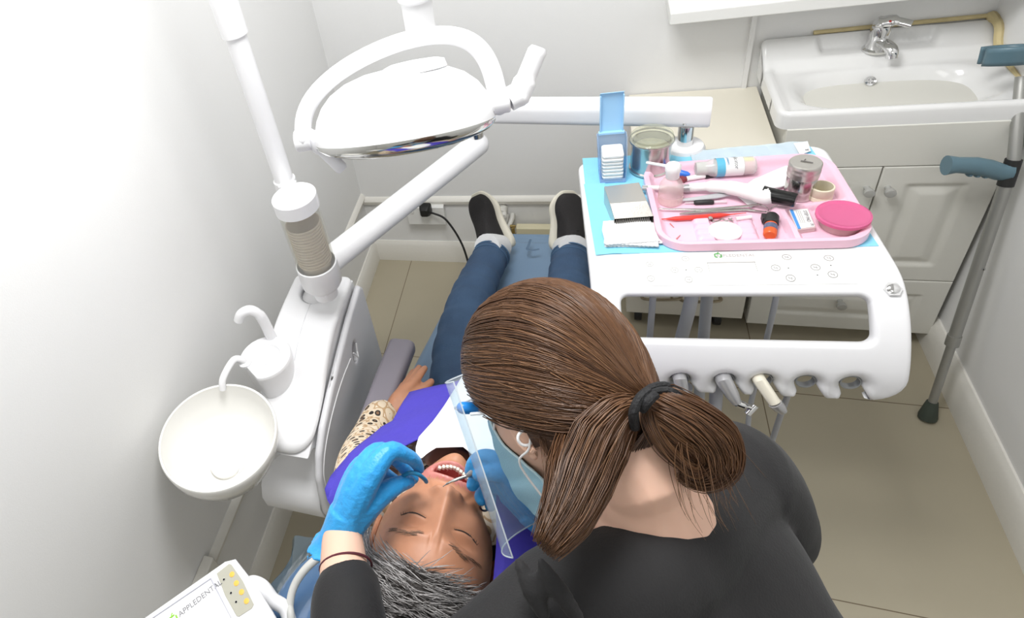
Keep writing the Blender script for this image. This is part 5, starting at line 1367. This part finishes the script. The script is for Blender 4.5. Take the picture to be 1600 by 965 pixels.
# ================================================================== the dentist
fair = mat('skin_fair', (.74, .47, .35), .5, var=.05, scale=30, bump=.04, sss=.12)
DC = Vector((-.036, .490, 1.257)); DS = .945
dX, dY, dZ = Vector((-.594, -.713, .372)), Vector((-.387, .659, .645)), Vector((-.705, .239, -.668))
DH = frame(DC, dX, dY, dZ) @ Matrix.Diagonal((DS, DS, DS, 1))
D_ = lambda x, y, z: DH @ Vector((x, y, z))
den = thing('person', 'dentist with brown ponytail, blue mask and black top bending over the patient', 'person', (.30, .20, .50))
def dscalp(p):
    x, y, z = p
    return (z > .02 and y > .062 - 1.0 * x * x) or (z <= .02 and y > .02 + .55 * z) or z < -.055
body = head_mesh(DH, False, lambda p: 0, 64, 96); body.M = Matrix()
NB = atd(1000, 770, .690); SHL = atd(885, 945, .650); SHR = atd(1140, 742, .765); WST = Vector((.262, .235, .86))
nk0 = D_(0, -.05, -.05)
SHM = (SHL + SHR) / 2
c = MB(); limb(c, [nk0, D_(0, -.10, -.075), NB.lerp(nk0, .35), NB, NB.lerp(SHM, .6) + Vector((.02, -.015, -.03))], [.049, .048, .050, .058, .066]); body.add(c.v, c.f)
MIDB = Vector((.132, .322, 1.04))
side = (SHR - SHL).normalized()
def torso(mb, secs, n=36):
    """sections: centre, half width along the shoulder line, half depth, forward lean axis"""
    rings = []
    S = spline([tuple(c) + (w, dp) for c, w, dp in secs], 5)
    C_ = [Vector(q[:3]) for q in S]
    for i, q in enumerate(S):
        t = (C_[min(i + 1, len(S) - 1)] - C_[max(i - 1, 0)]).normalized(); s_ = (side - t * side.dot(t)).normalized(); f_ = t.cross(s_)
        ring = []
        for j in range(n):
            a = 2 * pi * j / n; ca, sa = cos(a), sin(a)
            ring.append(C_[i] + s_ * (q[3] * (abs(ca) ** .85) * (1 if ca > 0 else -1)) + f_ * (q[4] * (abs(sa) ** .9) * (1 if sa > 0 else -1)))
        rings.append(ring)
    return mb.loft(rings)
SHM = (SHL + SHR) / 2
t_in = MB(); torso(t_in, [(SHM + Vector((0, 0, .0)), .10, .035), (SHM.lerp(MIDB, .35), .125, .07), (MIDB, .11, .085), (WST, .11, .08), (WST + Vector((.06, -.02, -.22)), .13, .10)]); body.add(t_in.v, t_in.f)
# arms
WL = atd(534, 832, .868); EL = atd(572, 1150, .680); WRR = atd(858, 812, .86); ER = Vector((.205, .545, .925))
armL = [SHL, SHL.lerp(EL, .5) + Vector((.01, -.01, .005)), EL, EL.lerp(WL, .5) + Vector((-.004, 0, .006)), WL]
armR = [SHR, SHR.lerp(ER, .5) + Vector((.012, .0, 0)), ER, ER.lerp(WRR, .5), WRR]
c = MB(); limb(c, [SHM] + armL, [.05, .046, .043, .040, .036, (.027, .025)]); limb(c, [SHM] + armR, [.05, .046, .043, .040, .036, .027]); body.add(c.v, c.f)
# hands: wrist -> knuckle -> middle joints -> tip, thumb last
A_ = atd
handL = [([WL, A_(573, 752, .850), A_(607, 706, .860), A_(634, 711, .872), A_(648, 720, .884), A_(655, 732, .892)], [.024, .018, .0135, .0105, .0095, .0075]),
         ([WL, A_(560, 750, .860), A_(590, 706, .876), A_(618, 716, .902), A_(636, 735, .914), A_(646, 747, .915)], [.024, .018, .0135, .0105, .0095, .0080]),
         ([WL, A_(550, 758, .872), A_(572, 722, .895), A_(598, 738, .920), A_(618, 752, .925), A_(628, 758, .920)], [.023, .017, .0130, .0100, .0090, .0075]),
         ([WL, A_(543, 772, .880), A_(556, 745, .905), A_(576, 756, .922), A_(592, 766, .924)], [.022, .016, .012, .0090, .0075]),
         ([WL, A_(572, 790, .862), A_(598, 770, .868), A_(622, 757, .880), A_(640, 752, .892)], [.023, .020, .0155, .0115, .0085])]
handR = [([WRR, A_(815, 768, .855), A_(787, 728, .862), A_(760, 714, .875), A_(742, 722, .890), A_(735, 737, .900)], [.024, .019, .0140, .0115, .0100, .0085]),
         ([WRR, A_(812, 778, .870), A_(780, 742, .878), A_(758, 738, .900), A_(743, 750, .910), A_(738, 758, .908)], [.024, .018, .0135, .0112, .0100, .0085]),
         ([WRR, A_(815, 790, .880), A_(785, 760, .892), A_(765, 762, .912), A_(752, 774, .918), A_(752, 781, .912)], [.023, .017, .0130, .0108, .0098, .0082]),
         ([WRR, A_(822, 800, .888), A_(795, 780, .902), A_(775, 782, .918), A_(766, 790, .920)], [.022, .016, .0120, .0095, .0082]),
         ([WRR, A_(822, 768, .848), A_(796, 742, .850), A_(768, 738, .862), A_(748, 742, .882)], [.023, .020, .0150, .0120, .0090])]
c = MB(); digits(c, handL, -.0022); digits(c, handR, -.0022); body.add(c.v, c.f)
obj('body', body, fair, den, remesh=.0032, smoothing=5)
# ear with earring
e = MB(DH); C_ = Vector((.0755, -.012, -.012)); R_e = Matrix.Rotation(radians(25), 3, 'Y')
e.ball(C_, (.0065, .030, .018), 20, R=R_e); e.tube([C_ + Vector((.006, .028 * cos(a), .017 * sin(a))) for a in [radians(-70 + 20 * i) for i in range(15)]], .0035, 8); e.ball(C_ + Vector((.003, -.031, .003)), (.0045, .008, .007), 12)
obj('ear', e, fair, den)
er = mat('earring_white', (.86, .86, .86), .25)
ec = A_(821, 684, (D_(.082, -.045, -.005) - C0).dot(CFw) - .004)
obj('earring', MB().tube([ec + (CR * cos(a) + CDn * sin(a)) * .0080 for a in [radians(15 + 14 * i) for i in range(20)]], .0017, 8, round_ends=True), er, den)
# gloves
glv = mat('glove_blue', (.030, .33, .72), .42, bump=.5, scale=110, var=.10, sheen=.1)
def glove(fingers, wrist, toward, flare):
    g = MB(); digits(g, fingers)
    d = (wrist - toward).normalized(); x, y, _ = basis(d); rings = []
    for k, (t, r) in enumerate(((-.030, .026), (.0, .0268), (.018, .0290), (.028, .0335), (.034, .0390))):
        rg = []
        for j in range(28):
            a = 2 * pi * j / 28; w_ = 1 + (.05 * sin(5 * a + k) + .03 * sin(9 * a)) * (k / 4) ** 2
            rg.append(wrist + d * (t + (.006 * sin(3 * a + 1) + .004 * sin(7 * a)) * (k / 4) ** 2) + x * (r * w_ * cos(a)) + y * (r * w_ * sin(a)))
        rings.append(rg)
    g.loft(rings)
    return g
obj('glove', glove(handL, WL + (EL - WL).normalized() * .000, handL[1][0][1], 1), glv, den, remesh=.0019, smoothing=5)
obj('glove', glove(handR, WRR, handR[1][0][1], 1), glv, den, remesh=.0019, smoothing=5)
# black top
bt = mat('top_black', (.011, .0105, .011), .8, bump=.15, scale=420, sheen=.05)
tp = MB(); NBT = atd(1003, 815, .690)
torso(tp, [(NBT, .070, .034), (SHM.lerp(MIDB, .0) + Vector((0, 0, .0)), .125, .060), (SHM.lerp(MIDB, .25), .148, .075), (SHM.lerp(MIDB, .55), .155, .085), (MIDB, .142, .100), (MIDB.lerp(WST, .6), .140, .100), (WST, .135, .10), (WST + Vector((.06, -.02, -.24)), .16, .13)])
w1 = EL.lerp(WL, .66)
limb(tp, [SHL, atd(1022, 890, .668), SHR], [.055, .062, .058], n=24)
limb(tp, [SHM.lerp(SHL, .62)] + armL[:4] + [w1], [.046, .058, .058, .054, .046, .041], n=24, sub=6)
limb(tp, [SHM.lerp(SHR, .62)] + armR[:4] + [ER.lerp(WRR, .80)], [.048, .064, .062, .057, .050, .044], n=24, sub=6)
# drape folds at the near shoulder
for u0, v0, u1, v1, d0, r in ((812, 880, 850, 960, .606, .011), (845, 878, 905, 970, .592, .010)):
    limb(tp, [A_(u0, v0, d0), A_((u0 + u1) / 2, (v0 + v1) / 2, d0 - .008), A_(u1, v1, d0 - .012)], [r * .6, r, r * .7], n=12)
obj('top', tp, bt, den, remesh=.0042, smoothing=8)
cf_ = mat('cuff_edge', (.10, .02, .03), .7)
d = (WL - EL).normalized(); x_, y_, _ = basis(d)
obj('sleeve_edge', MB().tube([w1 + d * .030 + x_ * (.0335 * cos(a)) + y_ * (.0335 * sin(a)) for a in [2 * pi * i / 30 for i in range(31)]], .0016, 6, caps=False), cf_, den)
# trousers and the stool, hidden below the frame
sk = mat('trouser_black', (.02, .02, .022), .8)
hp = WST + Vector((.06, -.02, -.26))
tr = MB(); limb(tr, [hp + Vector((-.06, -.10, 0)), hp + Vector((-.02, .22, -.02)), hp + Vector((.10, .30, -.10)), hp + Vector((.12, .30, -.52))], [.09, .075, .062, .048]); limb(tr, [hp + Vector((.06, .0, 0)), hp + Vector((.20, .26, -.02)), hp + Vector((.24, .30, -.10)), hp + Vector((.26, .28, -.52))], [.09, .075, .062, .048])
obj('trousers', tr, sk, den, remesh=.01, smoothing=3)

# ------------------------------------------------------------------ hair: cap, combed strands, tie, ponytail, loose lock
h1, h2, h3, h4 = (mat('hair_brown_a', (.085, .038, .017), .40), mat('hair_brown_b', (.112, .052, .023), .38), mat('hair_brown_c', (.060, .027, .013), .42), mat('hair_brown_d', (.150, .074, .034), .38))
TIE = Vector((.0, -.030, -.132))
def capp(d, k=1.0):
    p, n = scalp(d); 
    lift = .016 + .006 * sm(-.02, .10, p.y)
    return p + n * lift * k, n
cap = MB(DH); V = []
na, nb_ = 40, 64
def hair_ok(p):
    x, y, z = p
    if z > .0: return y > .020 + .35 * z + .06 * sm(.03, .09, z) * (1 - min(1, abs(x) / .055))
    return y > -.075 if z < -.045 else y > .020 + .10 * (z) / .045 * .95
grid_ = {}
for i in range(1, na):
    for j in range(nb_):
        al = pi * i / na; be = 2 * pi * j / nb_
        grid_[(i, j)] = capp((sin(al) * cos(be), sin(al) * sin(be), cos(al)), .80)[0]
Vl = []; idx = {}
Fl = []
for i in range(1, na - 1):
    for j in range(nb_):
        q = [(i, j), (i, (j + 1) % nb_), (i + 1, (j + 1) % nb_), (i + 1, j)]
        cc_ = sum((grid_[k] for k in q), Vector()) / 4
        if hair_ok(cc_):
            f = []
            for k in q:
                if k not in idx: idx[k] = len(Vl); Vl.append(grid_[k])
                f.append(idx[k])
            Fl.append(f)
cap.add(Vl, Fl)
hairo = obj('hair', cap, h3, den, sharp=0, solid=.006)
st = MB(DH); paths = []
tn = TIE.normalized()
random.seed(21)
def comb(p0, layer):
    """from a root on the hairline or parting, over the cap to the tie"""
    d0 = p0.normalized(); P = []; ang = d0.angle(tn); ax_ = d0.cross(tn).normalized()
    n_ = 14
    jit = random.gauss(0, .05)
    for i in range(n_ + 1):
        t = i / n_
        d = Quaternion(ax_, ang * t) @ d0
        # swoop: hair hangs lower than the straight great circle on the way back
        d = (d + Vector((0, -.11 * sin(pi * t) * sm(.2, 1.2, ang) + jit * sin(pi * t), 0))).normalized()
        q, n = capp(d, layer)
        q = q.lerp(TIE + Vector((random.gauss(0, .003), random.gauss(0, .003), 0)), sm(.80, 1.0, t) * .9)
        P.append(q)
    return P
cnt = 0
while cnt < 5200:
    u = random.random()
    if u < .50:      # hairline on either side, forehead to temple
        a = random.uniform(-1, 1); x = .070 * sin(a * 1.45); z = .078 * cos(a * 1.30); y = .078 - .064 * abs(a) ** 1.5
        p = Vector((x, y + random.gauss(0, .005), z))
    elif u < .80:    # the parting over the crown
        t = random.random(); p = Vector((random.gauss(-.006, .006), .105, .06 - .12 * t))
    else:
        p = Vector((random.gauss(0, 1), random.gauss(.5, .6), random.gauss(-.3, .6))).normalized() * .1
        if not hair_ok(capp(p)[0]): continue
    paths.append(comb(p, random.uniform(.85, 1.28))); cnt += 1
strands(st, paths, .00078, .7, (0, 0, 0, 0, 1, 1, 1, 2, 3))
# loose strands around the nape running up to the tie
paths = []
for _ in range(260):
    x = random.uniform(-.06, .062); P0 = Vector((x, -.085 - .02 * random.random(), -.072 + .55 * abs(x)))
    P = []
    for i in range(9):
        t = i / 8; q = P0.lerp(TIE + Vector((x * .12, 0, .004)), t); q.z -= .016 * sin(pi * t); P.append(q)
    paths.append(P)
strands(st, paths, .0009, .7, (0, 1, 2, 2))
obj('combed_hair', st, [h1, h2, h3, h4], hairo, sharp=0)
def bundle(mb, guide, rads, count, r, spread=1.0, mis=(0, 0, 1, 1, 2, 3), wave=.0, tips=.12, flat=.6):
    G = [Vector(q[:3]) for q in spline([tuple(p) for p in guide], 6)]; k = len(G); m = len(rads) - 1
    T = [(G[min(i + 1, k - 1)] - G[max(i - 1, 0)]).normalized() for i in range(k)]
    x, y, _ = basis(T[0], tuple(-CFw)); fr = [(x, y)]
    for i in range(1, k):
        q = T[i - 1].rotation_difference(T[i]); x = q @ x; y = q @ y; fr.append((x, y))
    paths = []
    for _ in range(count):
        a = random.uniform(0, 2 * pi); rr = sqrt(random.random()); ph = random.uniform(0, 6); end = random.uniform(1 - tips * 3, 1); wv = random.gauss(0, wave)
        P = []
        for i in range(k):
            t = i / (k - 1)
            if t > end: break
            tt = t * m; b = min(int(tt), m - 1); R = (rads[b] + (rads[b + 1] - rads[b]) * (tt - b)) * spread
            fx, fy = fr[i]
            P.append(G[i] + fx * (R * rr * cos(a) + wv * sin(5 * t + ph)) + fy * (R * rr * sin(a) * flat + wv * .5 * sin(4 * t + ph)))
        if len(P) > 3: paths.append(P)
    strands(mb, paths, r, .35, mis)
TW = DH @ TIE; dT = (TW - C0).dot(CFw)
pt = MB()
A2 = lambda u, v, dd: atd(u, v, dT + dd)
print('tie px depth', dT)
bundle(pt, [TW, A2(1035, 640, -.012), A2(1070, 660, -.022), A2(1108, 688, -.028), A2(1116, 722, -.028), A2(1092, 742, -.024), A2(1060, 730, -.018)], [.010, .022, .026, .026, .022, .016, .010], 900, .00075, tips=.08, wave=.002)
bundle(pt, [TW, A2(1045, 635, -.010), A2(1090, 660, -.024), A2(1122, 700, -.030), A2(1130, 745, -.034)], [.010, .020, .024, .020, .016], 620, .00075, tips=.15, wave=.003)
bundle(pt, [TW, A2(1060, 655, -.020), A2(1100, 700, -.030), A2(1130, 760, -.036), A2(1165, 830, -.040)], [.008, .020, .026, .030, .034], 45, .00042, tips=.2, wave=.006, mis=(1, 3))
bundle(pt, [A2(1085, 690, -.028), A2(1092, 730, -.034), A2(1108, 790, -.040), A2(1130, 830, -.044)], [.022, .026, .030, .030], 40, .00040, tips=.2, wave=.004, mis=(1, 3))
bundle(pt, [TW, A2(1018, 650, -.010), A2(1040, 690, -.016), A2(1075, 722, -.022), A2(1092, 722, -.024)], [.008, .014, .016, .014, .012], 400, .00075, tips=.05, wave=.002)
obj('ponytail', pt, [h1, h2, h3, h4], hairo, sharp=0)
lk = MB()
bundle(lk, [A2(998, 630, .004), A2(968, 648, .002), A2(938, 690, -.006), A2(914, 745, -.03), A2(888, 805, -.055), A2(850, 862, -.080)], [.005, .020, .029, .029, .023, .010], 1200, .00075, tips=.05, wave=.002)
bundle(lk, [A2(905, 650, .040), A2(888, 690, .022), A2(880, 740, -.01), A2(868, 800, -.045), A2(842, 858, -.075)], [.004, .012, .017, .015, .008], 480, .00075, tips=.06, wave=.002)
bundle(lk, [A2(840, 640, .045), A2(848, 680, .040), A2(853, 720, .030), A2(856, 760, .015)], [.004, .004, .004, .003], 22, .0005, tips=.2, wave=.002)
obj('loose_lock', lk, [h1, h2, h3, h4], hairo, sharp=0)
# black hair tie
tm2 = mat('tie_black', (.010, .010, .011), .75, bump=.5, scale=300)
o = MB(); pd = (A2(1040, 640, -.012) - TW).normalized(); x_, y_, _ = basis(pd)
for k in range(6):
    c_ = TW + pd * (-.010 + .0055 * k) ; R_ = .0155 + .0035 * sin(k * 2.1) + .0012 * k
    o.tube([c_ + x_ * (R_ * cos(a)) + y_ * (R_ * sin(a)) + pd * (.004 * sin(a * 2 + k)) for a in [2 * pi * i / 22 for i in range(23)]], .0036, 8, caps=False)
o.tube(spline([tuple(A2(992, 668, -.012)), tuple(A2(990, 645, -.022)), tuple(A2(1000, 622, -.022)), tuple(A2(1014, 610, -.018))], 6), .0045, 8)
o.tube(spline([tuple(A2(1003, 640, -.020)), tuple(A2(1012, 628, -.026)), tuple(A2(1024, 616, -.022))], 6), .0045, 8)
obj('hair_tie', o, tm2, den)
# mask with ear loops
mk = mat('mask_blue', (.40, .66, .78), .7, bump=.25, scale=260, stretch=(1, 6, 1)); mw = mat('loop_white', (.80, .80, .80), .7)
def mpt(u, v):
    x = (-.060 + .120 * u) * (1 - .22 * max(0, v - .3)); y = -.012 - .118 * v + .010 * abs(2 * u - 1) ** 2 * (1 - 2 * v)
    q = on_face(x, max(y, -.110), 0)
    zt = .116 * (1 - (abs(x) / .098) ** 2) - .055 * (v - .38) ** 2 - .10 * max(0, v - .75)
    return Vector((x * 1.03, y, max(q.z + .003, zt if abs(x) < .05 else -1) + .0010 * sin(v * 30)))
mo = obj('face_mask', MB(DH).grid(lambda u, v: mpt(u, v), 36, 24), mk, den, solid=.0016, sharp=0)
o = MB(DH); o.tube([mpt(i / 30, .985) + Vector((0, -.001, 0)) for i in range(31)], .0016, 6).tube([mpt(i / 30, .015) for i in range(31)], .0016, 6)
for u in (0.004, .996): o.tube([mpt(u, i / 16) for i in range(17)], .0017, 6)
obj('mask_edge', o, mat('mask_edge', (.55, .75, .84), .7), mo)
for sx, u in ((1, .995), (-1, .005)):
    o = MB(DH); o.tube(spline([tuple(mpt(u, .10)), (sx * .083, .010, .018), (sx * .084, .020, -.012), (sx * .082, .008, -.030)], 6), .0013, 8)
    o.tube(spline([tuple(mpt(u, .90)), (sx * .084, -.055, .012), (sx * .085, -.035, -.015), (sx * .083, -.005, -.032)], 6), .0013, 8)
    obj('ear_loop', o, mw, mo)
# clear face shield
shd = clear('shield_clear', (.90, .95, .98), .84, .06)
def spt(u, v):
    a = radians(-92 + 184 * u); y = .055 - .215 * v
    return Vector((.090 * sin(a), y, .070 + .062 * cos(a) + .012 * v))
so = obj('face_shield', MB(DH).grid(spt, 40, 10), shd, den, solid=.0006, sharp=0)
se = clear('shield_edge', (.80, .86, .90), .35, .1)
o = MB(DH)
for u in (0, 1): o.tube([spt(u, i / 10) for i in range(11)], .0010, 6)
for v in (0, 1): o.tube([spt(i / 40, v) for i in range(41)], .0010, 6)
obj('shield_edge', o, se, so)
o = MB(DH)
for sx in (1, -1): o.tube(spline([(sx * .088, .012, .060), (sx * .088, .010, .03), (sx * .086, .004, 0), (sx * .082, -.004, -.03)], 6), .0022, 8)
o.tube([spt(i / 20, .16) + Vector((0, 0, -.002)) for i in range(2, 19)], .0014, 8)
obj('shield_temple', o, clear('temple_clear', (.85, .88, .90), .3, .1), so)
cb = mat('clip_blue', (.02, .25, .72), .3)
bc = atd(736, 637, (D_(.07, .0, .09) - C0).dot(CFw))
o = MB(frame(bc, CR, CDn, CFw)).tube([(-.010, 0, 0), (.004, 0, 0)], .0075, 14, round_ends=True).box((.010, -.002, 0), (.010, .016, .010))
obj('shield_clip', o, cb, so, bevel=.0015)
o = MB().tube([bc + CR * .012 - CDn * .004, bc + CR * .045 - CDn * .022], .0016, 8).tube([bc + CR * .012 + CDn * .004, bc + CR * .05 - CDn * .006], .0016, 8)
obj('shield_wire', o, mw, so)

# ------------------------------------------------------------------ what the hands hold
a = atd(692, 760, .895); b = atd(738, 737, .888); cpr = atd(792, 698, .868)
t_ = thing('dental_probe', 'steel probe held in the right blue glove at the open mouth', 'probe', a)
d = (cpr - b).normalized()
obj('handle', MB().tube([b - d * .012, b, cpr, cpr + d * .01], [.0022, .0042, .0042, .003], 14), mat('probe_grey', (.45, .42, .42), .3, metal=.6), t_)
obj('tip', MB().tube(spline([tuple(a), tuple(a.lerp(b, .3) + Vector((0, 0, .002))), tuple(b - d * .010)], 5), [.0006] * 3 + [.0014] * 3 + [.0022] * 5, 10), steel, t_)
pts = [atd(u, v, dd) for u, v, dd in ((622, 752, .888), (632, 742, .884), (642, 738, .880), (654, 741, .880), (663, 748, .888), (666, 752, .893))]
solo('mouth_retractor', MB().tube(spline([tuple(p) for p in pts], 6), .0030, 10, round_ends=True), mat('retractor_blue', (.02, .22, .42), .3), 'dark blue curved mouth retractor between the left glove and the lips', 'retractor')
# bib chain with a ring clip
o = MB(); c_ = atd(757, 790, .925)
o.tube([c_ + CR * (.007 * cos(a)) + CDn * (.007 * sin(a)) for a in [2 * pi * i / 20 for i in range(21)]], .0016, 8, caps=False)
solo('bib_clip', o, steel, 'small steel ring clip on the violet bib beside the cheek', 'clip')
